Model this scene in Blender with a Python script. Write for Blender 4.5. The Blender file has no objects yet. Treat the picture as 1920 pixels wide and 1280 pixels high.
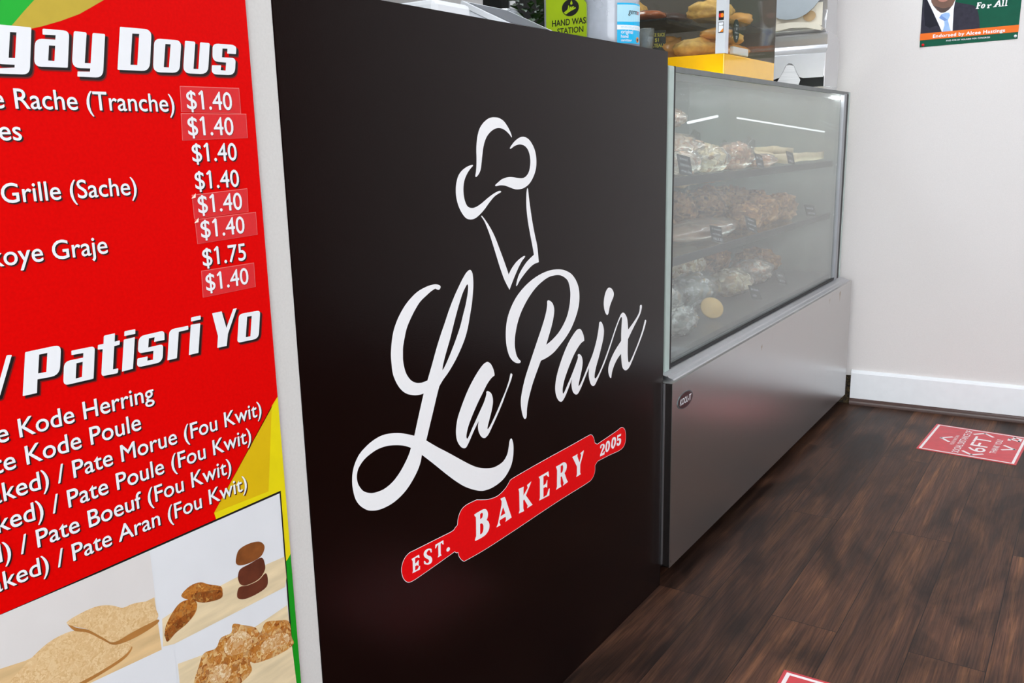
import bpy, bmesh, math, random
from mathutils import Vector, Matrix, noise as mnoise

# ------------------------------------------------------------------ camera
S = bpy.context.scene
COL = S.collection
CAMR = [[0.54779, -0.8363309, -0.0218365], [-0.1924246, -0.1005495, -0.9761468], [0.8141861, 0.5389253, -0.2160106]]
CAMC = [-1.86185, -0.81349, 1.0625]
LENS = 31.2917
cam = bpy.data.cameras.new('camera'); cam_o = bpy.data.objects.new('camera', cam); COL.objects.link(cam_o)
cam.sensor_width = 36.0; cam.sensor_fit = 'HORIZONTAL'; cam.lens = LENS; cam.clip_start = 0.02
_r, _d, _f = (Vector(v) for v in CAMR)
cam_o.matrix_world = Matrix(((_r[0], -_d[0], -_f[0], CAMC[0]), (_r[1], -_d[1], -_f[1], CAMC[1]), (_r[2], -_d[2], -_f[2], CAMC[2]), (0, 0, 0, 1)))
S.camera = cam_o
# ------------------------------------------------------------------ world, view, light
S.view_settings.view_transform = 'Standard'; S.view_settings.look = 'None'
S.view_settings.gamma = 1.0; S.view_settings.use_curve_mapping = False
S.view_settings.exposure = 0.24
W = bpy.data.worlds.new('world'); S.world = W; W.use_nodes = True
W.node_tree.nodes['Background'].inputs[0].default_value = (0.9, 0.95, 1.0, 1); W.node_tree.nodes['Background'].inputs[1].default_value = 0.25
LAMP_STRENGTH = 10.0
CEIL = 2.75
LAMPS = [(0.55, -1.0), (-1.4, -2.4), (0.7, -2.5), (0.3, 0.95), (-2.8, 1.3), (-3.4, -1.2)]
def area_lamp(name, loc, size, power, rot, col=(1, 1, 1)):
    l = bpy.data.lights.new(name, 'AREA'); l.shape = 'RECTANGLE'; l.size, l.size_y = size; l.energy = power; l.color = col
    o = bpy.data.objects.new(name, l); COL.objects.link(o); o.location = loc; o.rotation_euler = rot; return o
# weak unseen fill added on the customer side of the room
area_lamp('front_fill', (-1.6, -3.15, 1.55), (3.2, 1.8), 10, (math.radians(90), 0, 0), (0.93, 0.97, 1.0))
# broad fill added out of view to brighten the end wall and the case
area_lamp('near_wall_fill', (-4.55, -1.5, 1.35), (3.0, 2.3), 120, (math.radians(90), 0, math.radians(-90)), (0.92, 0.97, 1.0))
# ------------------------------------------------------------------ traced outlines on the counter front plane (x, z in tenths of a millimetre)
D_slogan = [[[(3489,15180,1),(3620,15180,1),(3612,15128,1),(3593,15129,1),(3587,15154,1),(3545,15154,1),(3538,15093,1),(3569,15095,1),(3579,15110,1),(3587,15109,1),(3577,15045,1),(3561,15046,1),(3564,15066,1),(3533,15065,1),(3523,14992,1),(3547,14982,1),(3545,14957,1),(3445,14962,1),(3451,14982,1),(3469,14988,1),(3488,15147,1),(3471,15157,1)]],[[(3691,15112,0),(3731,15093,0),(3742,15046,0),(3719,14995,0),(3672,14967,0),(3628,14979,0),(3610,15021,0),(3621,15069,0),(3649,15100,0)],[(3685,15092,0),(3695,15063,0),(3687,15019,0),(3666,14988,0),(3657,15009,0),(3660,15058,0)]],[[(3801,15074,1),(3866,15081,1),(3864,15048,1),(3896,15086,1),(3938,15086,1),(3934,15038,1),(3907,15036,1),(3898,15053,1),(3867,15019,1),(3862,14983,1),(3886,14973,1),(3883,14956,1),(3799,14956,1),(3802,14972,1),(3817,14979,1),(3826,15047,1),(3803,15053,1)]],[[(4138,15190,1),(4190,15194,1),(4222,15004,1),(4245,14998,1),(4242,14982,1),(4155,14982,1),(4158,14998,1),(4176,15004,1),(4169,15045,1),(4109,15043,1),(4086,15000,1),(4105,14994,1),(4103,14978,1),(3993,14975,1),(3998,14995,1),(4021,15002,1)],[(4122,15066,1),(4163,15066,1),(4150,15137,1)]],[[(4262,15195,1),(4322,15198,1),(4305,15005,1),(4328,14999,1),(4325,14983,1),(4242,14982,1),(4245,14998,1),(4264,15001,1),(4275,15170,1),(4260,15175,1)]],[[(4360,15199,1),(4419,15201,1),(4406,15008,1),(4433,15002,1),(4431,14986,1),(4344,14981,1),(4347,14997,1),(4365,15000,1),(4377,15177,1),(4358,15179,1)]]]
D_script = [[[(-8252,8601,0),(-8230,8571,0),(-8256,8541,0),(-8292,8539,0),(-8327,8552,0),(-8358,8567,1),(-8459,8541,0),(-8580,8493,0),(-8724,8426,0),(-8845,8328,0),(-8966,8203,0),(-9053,8087,0),(-9106,7966,0),(-9148,7843,0),(-9160,7743,0),(-9163,7640,0),(-9139,7517,0),(-9091,7410,0),(-9008,7315,0),(-8898,7252,0),(-8784,7225,0),(-8714,7223,0),(-8636,7225,1),(-8536,7397,0),(-8344,7741,0),(-8153,8029,0),(-8043,8195,0),(-7906,8374,0),(-7769,8524,0),(-7659,8633,0),(-7564,8706,0),(-7475,8734,0),(-7419,8688,0),(-7397,8598,0),(-7399,8456,0),(-7444,8224,0),(-7508,8027,0),(-7587,7816,0),(-7689,7644,0),(-7830,7480,0),(-7967,7350,0),(-8128,7227,0),(-8258,7147,0),(-8358,7068,1),(-8428,6933,0),(-8556,6665,0),(-8726,6315,1),(-8480,6142,0),(-8207,5963,0),(-7924,5772,0),(-7690,5616,0),(-7477,5489,0),(-7258,5394,0),(-7030,5328,0),(-6862,5314,0),(-6689,5335,0),(-6564,5418,0),(-6506,5543,0),(-6478,5636,0),(-6430,5669,0),(-6389,5626,0),(-6359,5498,0),(-6380,5319,0),(-6450,5176,0),(-6597,5059,0),(-6773,4996,0),(-7013,4976,0),(-7212,4995,0),(-7373,5037,0),(-7591,5137,0),(-7831,5279,0),(-8062,5453,0),(-8285,5640,0),(-8500,5830,0),(-8683,5989,0),(-8844,6125,1),(-8883,6017,0),(-8957,5916,0),(-9069,5812,0),(-9206,5718,0),(-9364,5650,0),(-9542,5610,0),(-9714,5604,0),(-9857,5619,0),(-9972,5651,0),(-10084,5703,0),(-10211,5811,0),(-10291,5931,0),(-10328,6059,0),(-10339,6192,0),(-10318,6331,0),(-10264,6443,0),(-10171,6542,0),(-10054,6604,0),(-9913,6651,0),(-9747,6676,0),(-9582,6666,0),(-9366,6618,0),(-9171,6546,0),(-8996,6468,1),(-8872,6751,0),(-8737,7049,1),(-8850,7056,0),(-8978,7085,0),(-9126,7146,0),(-9245,7239,0),(-9334,7360,0),(-9396,7499,0),(-9413,7637,0),(-9417,7782,0),(-9389,7949,0),(-9341,8097,0),(-9272,8214,0),(-9177,8326,0),(-9060,8429,0),(-8921,8516,0),(-8758,8586,0),(-8571,8624,0),(-8430,8634,0),(-8335,8628,0)],[(-7556,8517,0),(-7537,8475,0),(-7556,8368,0),(-7618,8204,0),(-7692,8058,0),(-7781,7884,0),(-7894,7716,0),(-7978,7606,0),(-8087,7471,0),(-8195,7353,0),(-8266,7298,1),(-8244,7379,0),(-8158,7549,0),(-8045,7745,0),(-7930,7974,0),(-7815,8189,0),(-7700,8374,0),(-7616,8471,0)],[(-9085,6309,1),(-9129,6235,0),(-9227,6127,0),(-9362,6015,0),(-9517,5929,0),(-9692,5886,0),(-9858,5890,0),(-9996,5922,0),(-10128,5996,0),(-10209,6099,0),(-10241,6192,0),(-10239,6272,0),(-10198,6356,0),(-10090,6436,0),(-9950,6482,0),(-9785,6505,0),(-9595,6492,0),(-9404,6446,0),(-9233,6385,0)]],[[(-7065,7168,0),(-6983,7118,0),(-6915,7025,0),(-6882,6939,0),(-6879,6896,1),(-6970,6874,0),(-7094,6804,0),(-7219,6693,0),(-7342,6584,0),(-7465,6461,0),(-7575,6337,0),(-7661,6221,0),(-7707,6123,0),(-7715,6069,0),(-7694,6040,0),(-7658,6060,0),(-7549,6176,0),(-7427,6296,0),(-7304,6419,0),(-7204,6520,0),(-7139,6617,0),(-7126,6649,0),(-7129,6674,0),(-7100,6684,0),(-7041,6657,0),(-6983,6606,0),(-6950,6527,0),(-6949,6440,0),(-6984,6334,0),(-7037,6233,0),(-7091,6132,0),(-7126,6055,0),(-7107,6038,0),(-7058,6065,0),(-6956,6152,0),(-6826,6277,0),(-6695,6418,0),(-6562,6560,0),(-6453,6710,0),(-6411,6802,0),(-6384,6818,0),(-6351,6800,0),(-6347,6773,0),(-6403,6683,0),(-6538,6525,0),(-6698,6331,0),(-6856,6169,0),(-6985,6044,0),(-7087,5950,0),(-7162,5914,0),(-7222,5910,0),(-7292,5945,0),(-7348,6011,0),(-7386,6094,0),(-7391,6173,0),(-7364,6244,1),(-7433,6185,0),(-7531,6093,0),(-7640,5977,0),(-7712,5914,0),(-7747,5901,0),(-7791,5907,0),(-7857,5944,0),(-7919,6011,0),(-7969,6102,0),(-7985,6203,0),(-7974,6310,0),(-7927,6448,0),(-7842,6575,0),(-7746,6701,0),(-7627,6836,0),(-7508,6945,0),(-7364,7056,0),(-7220,7142,0),(-7136,7168,0)]],[[(-6076,6952,0),(-6117,6940,0),(-6219,6967,0),(-6337,7038,0),(-6433,7148,0),(-6497,7307,0),(-6518,7467,0),(-6503,7641,0),(-6445,7807,0),(-6320,7973,0),(-6155,8113,0),(-5926,8235,0),(-5652,8331,0),(-5349,8393,0),(-5038,8415,0),(-4764,8396,0),(-4531,8350,0),(-4292,8254,0),(-4122,8122,0),(-4009,7958,0),(-3976,7779,0),(-4003,7609,0),(-4106,7427,0),(-4283,7234,0),(-4481,7098,0),(-4699,6993,0),(-4937,6894,0),(-5168,6846,0),(-5407,6830,1),(-5530,6686,0),(-5689,6485,0),(-5826,6257,0),(-5896,6085,0),(-5914,5947,0),(-5936,5901,0),(-5988,5901,0),(-6040,5970,0),(-6085,6112,0),(-6097,6256,0),(-6054,6409,0),(-5941,6638,0),(-5740,6921,0),(-5514,7226,0),(-5331,7473,0),(-5214,7664,0),(-5166,7798,0),(-5164,7868,0),(-5119,7884,0),(-5029,7846,0),(-4962,7788,0),(-4919,7686,0),(-4945,7547,0),(-5017,7393,0),(-5112,7243,0),(-5216,7084,1),(-5024,7130,0),(-4789,7218,0),(-4597,7341,0),(-4450,7486,0),(-4360,7667,0),(-4323,7857,0),(-4345,8006,0),(-4415,8138,0),(-4557,8229,0),(-4720,8284,0),(-4904,8304,0),(-5131,8295,0),(-5397,8227,0),(-5616,8133,0),(-5831,7996,0),(-6023,7824,0),(-6152,7644,0),(-6228,7456,0),(-6250,7302,0),(-6231,7185,0),(-6194,7087,0),(-6135,7017,0),(-6083,6976,0)]],[[(-3983,7151,0),(-3904,7107,0),(-3826,7003,0),(-3798,6919,0),(-3799,6879,1),(-3907,6861,0),(-4026,6806,0),(-4184,6701,0),(-4321,6574,0),(-4457,6428,0),(-4573,6280,0),(-4632,6157,0),(-4645,6082,0),(-4627,6025,0),(-4578,6046,0),(-4462,6155,0),(-4326,6280,0),(-4188,6426,0),(-4088,6543,0),(-4048,6603,0),(-4056,6650,0),(-4008,6660,0),(-3929,6618,0),(-3878,6547,0),(-3863,6454,0),(-3892,6340,0),(-3954,6214,0),(-4015,6088,0),(-4035,6023,1),(-3955,6054,0),(-3813,6182,0),(-3648,6347,0),(-3461,6529,0),(-3313,6743,0),(-3228,6930,0),(-3186,7065,0),(-3173,7123,0),(-3122,7138,0),(-3058,7103,0),(-2993,7009,0),(-2971,6902,0),(-3001,6764,0),(-3079,6614,0),(-3187,6430,0),(-3294,6268,0),(-3358,6138,0),(-3371,6048,0),(-3329,6018,0),(-3252,6052,0),(-3123,6147,0),(-2949,6317,0),(-2773,6510,0),(-2595,6727,0),(-2460,6891,0),(-2324,7035,0),(-2210,7131,0),(-2117,7151,0),(-2023,7110,0),(-1926,7008,0),(-1887,6893,0),(-1865,6743,1),(-1659,6831,0),(-1464,6927,0),(-1341,7016,0),(-1303,7097,0),(-1294,7162,0),(-1229,7176,0),(-1193,7134,0),(-1217,7061,0),(-1290,6963,0),(-1462,6839,0),(-1657,6699,0),(-1872,6533,1),(-1879,6372,0),(-1877,6196,0),(-1851,6059,0),(-1807,6016,0),(-1719,6053,0),(-1549,6194,0),(-1353,6377,0),(-1155,6606,0),(-1057,6767,0),(-1017,6805,0),(-970,6785,0),(-979,6731,0),(-1103,6552,0),(-1302,6344,0),(-1499,6161,0),(-1694,5981,0),(-1815,5897,0),(-1959,5874,0),(-2079,5930,0),(-2152,6037,0),(-2201,6286,1),(-2363,6213,0),(-2500,6114,0),(-2591,6006,0),(-2627,5929,0),(-2649,5870,0),(-2703,5893,0),(-2762,5981,0),(-2780,6070,0),(-2749,6169,0),(-2638,6293,0),(-2457,6425,0),(-2195,6564,1),(-2192,6735,0),(-2175,6902,0),(-2162,7049,0),(-2223,7059,0),(-2324,6971,0),(-2482,6790,0),(-2684,6534,0),(-2883,6303,0),(-3079,6116,0),(-3252,5969,0),(-3359,5890,0),(-3443,5886,0),(-3527,5941,0),(-3589,6048,0),(-3617,6157,0),(-3608,6297,1),(-3752,6147,0),(-3916,5984,0),(-4037,5893,0),(-4117,5878,0),(-4214,5927,0),(-4279,6012,0),(-4309,6138,0),(-4288,6232,1),(-4386,6117,0),(-4541,5959,0),(-4637,5895,0),(-4712,5885,0),(-4804,5938,0),(-4883,6045,0),(-4917,6169,0),(-4899,6318,0),(-4829,6474,0),(-4716,6640,0),(-4564,6819,0),(-4410,6961,0),(-4256,7066,0),(-4100,7143,0)]],[[(-2755,7771,0),(-2622,7723,0),(-2542,7633,0),(-2555,7552,0),(-2643,7463,0),(-2718,7372,0),(-2775,7248,0),(-2832,7223,0),(-2898,7269,0),(-2959,7371,0),(-2980,7496,0),(-2942,7632,0),(-2864,7732,0)]]]
D_hat = [[[(-6699,11048,0),(-6564,11038,0),(-6430,10992,0),(-6322,10910,0),(-6241,10820,0),(-6202,10752,0),(-6216,10740,0),(-6271,10783,0),(-6381,10843,0),(-6490,10876,0),(-6598,10884,0),(-6707,10865,0),(-6816,10821,0),(-6911,10755,0),(-6981,10668,0),(-7025,10567,0),(-7056,10451,0),(-7083,10335,0),(-7111,10248,0),(-7165,10184,0),(-7234,10146,0),(-7253,10166,0),(-7235,10223,0),(-7218,10310,0),(-7209,10426,0),(-7207,10556,0),(-7191,10671,0),(-7155,10785,0),(-7099,10879,0),(-7005,10958,0),(-6885,11017,0),(-6792,11041,0)]],[[(-6266,10570,0),(-6238,10558,0),(-6136,10596,0),(-6020,10619,0),(-5918,10619,0),(-5815,10595,0),(-5727,10539,0),(-5670,10451,0),(-5649,10340,0),(-5671,10229,0),(-5725,10144,0),(-5818,10089,0),(-5923,10073,0),(-6069,10084,0),(-6242,10104,0),(-6384,10103,0),(-6524,10080,0),(-6637,10035,0),(-6715,9997,0),(-6694,9979,0),(-6584,9987,0),(-6445,9977,0),(-6305,9943,0),(-6163,9907,0),(-6047,9895,0),(-5899,9903,0),(-5747,9946,0),(-5623,10020,0),(-5511,10144,0),(-5461,10271,0),(-5463,10415,0),(-5514,10543,0),(-5618,10655,0),(-5736,10722,0),(-5869,10746,0),(-5987,10728,0),(-6104,10683,0),(-6192,10630,0)]],[[(-7318,10332,0),(-7311,10316,0),(-7384,10272,0),(-7475,10196,0),(-7542,10106,0),(-7572,10007,0),(-7573,9906,0),(-7547,9804,0),(-7489,9720,0),(-7403,9685,0),(-7289,9684,0),(-7132,9726,0),(-6944,9803,0),(-6781,9861,0),(-6643,9896,0),(-6574,9898,0),(-6555,9879,0),(-6645,9854,0),(-6756,9815,0),(-6894,9733,0),(-7032,9637,0),(-7166,9564,0),(-7298,9515,0),(-7425,9509,0),(-7536,9541,0),(-7631,9621,0),(-7710,9728,0),(-7757,9846,0),(-7769,9960,0),(-7750,10073,0),(-7696,10177,0),(-7607,10251,0),(-7481,10304,0),(-7368,10329,0)]],[[(-7123,9542,0),(-7099,9536,0),(-7002,9453,0),(-6880,9327,0),(-6757,9169,0),(-6634,8963,0),(-6522,8770,0),(-6433,8607,0),(-6387,8517,1),(-6295,8605,0),(-6151,8695,0),(-6006,8748,0),(-5890,8770,0),(-5876,8748,0),(-5965,8696,0),(-6069,8607,0),(-6187,8482,0),(-6305,8343,0),(-6373,8256,1),(-6522,8451,0),(-6647,8679,0),(-6744,8886,0),(-6840,9089,0),(-6934,9274,0),(-7041,9442,0),(-7124,9528,0)]],[[(-5764,9898,0),(-5736,9874,0),(-5716,9750,0),(-5673,9547,0),(-5608,9293,0),(-5540,9082,0),(-5470,8885,0),(-5427,8608,1),(-5600,8589,0),(-5751,8536,0),(-5901,8460,0),(-6049,8370,0),(-6137,8296,0),(-6166,8296,0),(-6150,8353,0),(-6089,8454,0),(-5985,8550,0),(-5850,8643,0),(-5716,8706,0),(-5586,8754,1),(-5621,8885,0),(-5688,9096,0),(-5754,9321,0),(-5791,9509,0),(-5801,9663,0),(-5790,9815,0)]]]
D_pin = [[(-8130,4637,1),(-8243,4634,0),(-8557,4656,0),(-8859,4676,0),(-9150,4696,0),(-9222,4701,0),(-9294,4687,0),(-9360,4651,0),(-9406,4592,0),(-9428,4523,0),(-9424,4443,0),(-9395,4361,0),(-9344,4293,0),(-9283,4251,0),(-9198,4233,0),(-9038,4232,0),(-8583,4249,0),(-8136,4270,1),(-8089,4229,1),(-8043,4221,1),(-8028,4150,0),(-7974,4069,0),(-7902,4006,0),(-7818,3992,0),(-7294,3961,0),(-6400,3951,0),(-4883,3949,0),(-3733,3922,0),(-3487,3947,0),(-3374,4051,0),(-3361,4187,1),(-3248,4244,1),(-2717,4210,0),(-2244,4170,0),(-2036,4205,0),(-1953,4328,0),(-1969,4497,0),(-2040,4599,0),(-2180,4655,0),(-2453,4637,0),(-3266,4608,1),(-3372,4671,1),(-3421,4794,0),(-3513,4882,0),(-3665,4902,0),(-4309,4908,0),(-5387,4926,0),(-6361,4929,0),(-6500,4909,1),(-6640,4824,0),(-6865,4771,0),(-7125,4798,0),(-7333,4860,0),(-7496,4919,1),(-7778,4933,0),(-7918,4897,0),(-8001,4804,0),(-8036,4680,1),(-8107,4658,0),(-8128,4629,1)]]
D_let = [[[(-7578,4691,1),(-7522,4697,0),(-7417,4696,0),(-7301,4688,0),(-7224,4646,0),(-7187,4566,0),(-7199,4504,0),(-7233,4464,1),(-7181,4420,0),(-7152,4342,0),(-7179,4264,0),(-7263,4219,0),(-7389,4209,0),(-7564,4222,1),(-7581,4242,0),(-7552,4290,0),(-7542,4319,0),(-7535,4610,0),(-7559,4651,0)],[(-7411,4639,1),(-7367,4644,0),(-7336,4622,0),(-7342,4580,0),(-7363,4555,0),(-7416,4551,1)],[(-7420,4468,1),(-7368,4457,0),(-7331,4406,0),(-7337,4326,0),(-7371,4284,0),(-7430,4283,1)]],[[(-6808,4696,1),(-6673,4683,1),(-6642,4626,1),(-6472,4226,1),(-6675,4217,1),(-6651,4254,1),(-6662,4311,1),(-6843,4314,1),(-6851,4271,1),(-6819,4213,1),(-6949,4222,1),(-6899,4277,1),(-6777,4570,1),(-6770,4633,1)],[(-6731,4514,1),(-6668,4375,1),(-6818,4377,1)]],[[(-6237,4674,1),(-6058,4659,1),(-6071,4610,1),(-6076,4497,1),(-5930,4588,1),(-5952,4649,1),(-5802,4673,1),(-5832,4636,1),(-5994,4468,1),(-5809,4244,1),(-5773,4211,1),(-5967,4209,1),(-5941,4251,1),(-6059,4417,1),(-6088,4400,1),(-6089,4251,1),(-6063,4194,1),(-6245,4212,1),(-6213,4257,1),(-6212,4605,1)]],[[(-5550,4670,1),(-5205,4666,1),(-5182,4553,1),(-5212,4557,1),(-5275,4619,1),(-5384,4624,1),(-5389,4449,1),(-5305,4455,1),(-5265,4511,1),(-5247,4512,1),(-5256,4357,1),(-5306,4392,1),(-5390,4398,1),(-5395,4220,1),(-5272,4219,1),(-5206,4315,1),(-5167,4316,1),(-5183,4180,1),(-5551,4206,1),(-5520,4251,1),(-5510,4608,1)]],[[(-4929,4667,1),(-4778,4664,0),(-4656,4665,0),(-4562,4628,0),(-4517,4563,0),(-4537,4482,0),(-4606,4433,1),(-4527,4276,1),(-4478,4209,1),(-4671,4197,1),(-4643,4243,1),(-4716,4404,1),(-4756,4404,1),(-4759,4268,1),(-4733,4201,1),(-4934,4202,1),(-4901,4252,1),(-4886,4582,1)],[(-4752,4617,1),(-4684,4621,0),(-4658,4565,0),(-4687,4488,0),(-4754,4482,1)]],[[(-4304,4662,1),(-4087,4659,1),(-4101,4620,1),(-4017,4461,1),(-3944,4585,1),(-3981,4641,1),(-3835,4660,1),(-3847,4615,1),(-3983,4405,1),(-3991,4237,1),(-3962,4197,1),(-4155,4198,1),(-4120,4250,1),(-4118,4404,1),(-4257,4603,1)]],[[(-9201,4589,1),(-9020,4587,1),(-9010,4528,1),(-9031,4537,1),(-9059,4558,1),(-9117,4563,1),(-9122,4485,1),(-9086,4485,1),(-9056,4502,1),(-9034,4498,1),(-9043,4406,1),(-9075,4435,1),(-9123,4440,1),(-9127,4372,1),(-9072,4368,1),(-9033,4402,1),(-9009,4396,1),(-9016,4339,1),(-9197,4354,1),(-9180,4385,1),(-9176,4543,1)]],[[(-8717,4552,1),(-8716,4501,0),(-8743,4507,0),(-8755,4543,0),(-8792,4563,0),(-8830,4548,0),(-8840,4522,0),(-8805,4482,0),(-8740,4434,0),(-8713,4382,0),(-8723,4340,0),(-8762,4326,0),(-8822,4336,0),(-8880,4366,0),(-8912,4385,1),(-8912,4430,0),(-8888,4426,0),(-8871,4393,0),(-8835,4367,0),(-8798,4367,0),(-8789,4388,0),(-8816,4425,0),(-8873,4470,0),(-8907,4515,0),(-8909,4556,0),(-8880,4589,0),(-8820,4595,0),(-8753,4575,0)]],[[(-8620,4584,1),(-8418,4579,1),(-8415,4506,1),(-8441,4516,1),(-8462,4551,1),(-8489,4551,1),(-8497,4379,1),(-8474,4346,1),(-8577,4350,1),(-8556,4377,1),(-8551,4556,1),(-8579,4552,1),(-8609,4518,1),(-8627,4525,1)]],[[(-8274,4399,0),(-8260,4364,0),(-8277,4344,0),(-8317,4343,0),(-8348,4366,0),(-8346,4394,0),(-8318,4411,0)]],[[(-3143,4510,1),(-3117,4546,0),(-3053,4552,0),(-2975,4533,0),(-2936,4485,0),(-2949,4438,0),(-3014,4394,0),(-3066,4353,1),(-3001,4346,1),(-2962,4366,1),(-2935,4364,1),(-2948,4295,1),(-3143,4308,1),(-3143,4346,1),(-3079,4414,0),(-3027,4462,0),(-3022,4505,0),(-3053,4527,0),(-3079,4516,0),(-3084,4479,1),(-3130,4475,1)]],[[(-2799,4546,0),(-2724,4518,0),(-2697,4439,0),(-2724,4357,0),(-2803,4310,0),(-2875,4326,0),(-2909,4388,0),(-2891,4485,0),(-2857,4538,0)],[(-2796,4501,0),(-2769,4448,0),(-2790,4377,0),(-2817,4347,0),(-2838,4392,0),(-2822,4464,0)]],[[(-2523,4545,0),(-2441,4515,0),(-2413,4438,0),(-2446,4357,0),(-2535,4299,0),(-2603,4320,0),(-2644,4384,0),(-2625,4482,0),(-2591,4536,0)],[(-2517,4499,0),(-2490,4441,0),(-2517,4378,0),(-2549,4342,0),(-2571,4388,0),(-2555,4467,0)]],[[(-2365,4535,1),(-2179,4526,1),(-2193,4478,1),(-2318,4488,1),(-2317,4449,1),(-2248,4441,0),(-2186,4404,0),(-2183,4337,0),(-2233,4292,0),(-2316,4291,0),(-2385,4325,1),(-2385,4371,1),(-2336,4363,0),(-2316,4337,0),(-2275,4345,0),(-2267,4388,0),(-2303,4412,0),(-2364,4410,1)]]]
D_head1 = [[[(-14296,11716),(-14291,11726),(-14280,11730),(-14004,11731),(-13994,11728),(-13992,11717),(-14050,11389),(-14057,11366),(-14068,11348),(-14083,11335),(-14103,11327),(-14127,11324),(-14356,11320),(-14360,11321),(-14361,11326),(-14354,11358),(-14352,11362),(-14347,11364),(-14189,11378),(-14184,11402),(-14296,11401),(-14314,11402),(-14328,11408),(-14336,11418),(-14340,11432),(-14339,11450)],[(-14186,11675),(-14130,11677),(-14173,11459),(-14229,11458)]],[[(-13891,11719),(-13887,11728),(-13877,11730),(-13694,11732),(-13674,11730),(-13659,11724),(-13649,11713),(-13645,11698),(-13646,11679),(-13695,11411),(-13698,11406),(-13704,11404),(-13946,11399),(-13970,11401),(-13987,11408),(-13998,11421),(-14003,11438),(-14002,11461),(-13982,11576),(-13975,11598),(-13964,11616),(-13949,11629),(-13929,11637),(-13904,11641),(-13782,11644),(-13774,11682),(-13890,11679),(-13894,11680),(-13895,11684)],[(-13849,11589),(-13790,11591),(-13816,11457),(-13874,11457)]],[[(-13596,11720),(-13589,11731),(-13577,11735),(-13483,11734),(-13471,11730),(-13469,11719),(-13522,11457),(-13463,11458),(-13410,11722),(-13405,11731),(-13394,11734),(-13292,11735),(-13282,11732),(-13281,11723),(-13341,11400),(-13349,11376),(-13362,11357),(-13379,11343),(-13402,11334),(-13429,11331),(-13605,11330),(-13610,11331),(-13611,11336),(-13605,11370),(-13603,11375),(-13597,11376),(-13480,11381),(-13473,11410),(-13571,11408),(-13602,11410),(-13624,11419),(-13638,11434),(-13644,11456),(-13642,11484)]],[[(-13114,11808),(-13111,11814),(-13104,11816),(-12848,11820),(-12818,11818),(-12795,11809),(-12781,11795),(-12774,11774),(-12776,11748),(-12821,11499),(-12830,11470),(-12846,11447),(-12868,11430),(-12896,11420),(-12930,11417),(-13182,11414),(-13188,11416),(-13189,11422)],[(-12986,11764),(-12909,11768),(-12968,11470),(-13043,11469)]],[[(-12754,11678),(-12747,11700),(-12735,11717),(-12719,11729),(-12698,11737),(-12671,11740),(-12499,11743),(-12472,11742),(-12453,11735),(-12440,11722),(-12434,11705),(-12435,11683),(-12472,11490),(-12480,11465),(-12494,11445),(-12513,11431),(-12539,11422),(-12569,11418),(-12711,11414),(-12743,11416),(-12766,11424),(-12781,11438),(-12788,11459),(-12787,11485)],[(-12620,11695),(-12558,11696),(-12606,11467),(-12667,11467)]],[[(-12381,11735),(-12376,11743),(-12366,11745),(-12269,11745),(-12257,11741),(-12255,11731),(-12307,11470),(-12246,11471),(-12194,11734),(-12189,11742),(-12179,11745),(-12086,11745),(-12073,11741),(-12071,11731),(-12114,11504),(-12123,11475),(-12139,11453),(-12162,11437),(-12191,11427),(-12227,11423),(-12349,11421),(-12383,11423),(-12407,11432),(-12423,11447),(-12430,11468),(-12428,11496)]],[[(-12039,11689),(-12034,11710),(-12023,11726),(-12007,11738),(-11986,11745),(-11959,11748),(-11797,11751),(-11767,11750),(-11744,11744),(-11729,11736),(-11721,11723),(-11721,11706),(-11729,11664),(-11732,11658),(-11740,11656),(-11845,11654),(-11849,11654),(-11849,11657),(-11841,11705),(-11907,11702),(-11924,11611),(-11795,11613),(-11775,11612),(-11760,11607),(-11751,11598),(-11746,11586),(-11747,11570),(-11758,11505),(-11767,11478),(-11782,11457),(-11804,11442),(-11832,11433),(-11866,11430),(-12000,11428),(-12030,11429),(-12052,11434),(-12066,11443),(-12074,11455),(-12075,11472),(-12068,11513),(-12065,11519),(-12058,11521),(-11950,11526),(-11946,11525),(-11946,11522),(-11956,11476),(-11892,11475),(-11875,11559),(-11975,11560),(-12004,11563),(-12025,11571),(-12040,11585),(-12047,11603),(-12047,11626)]]]
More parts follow.
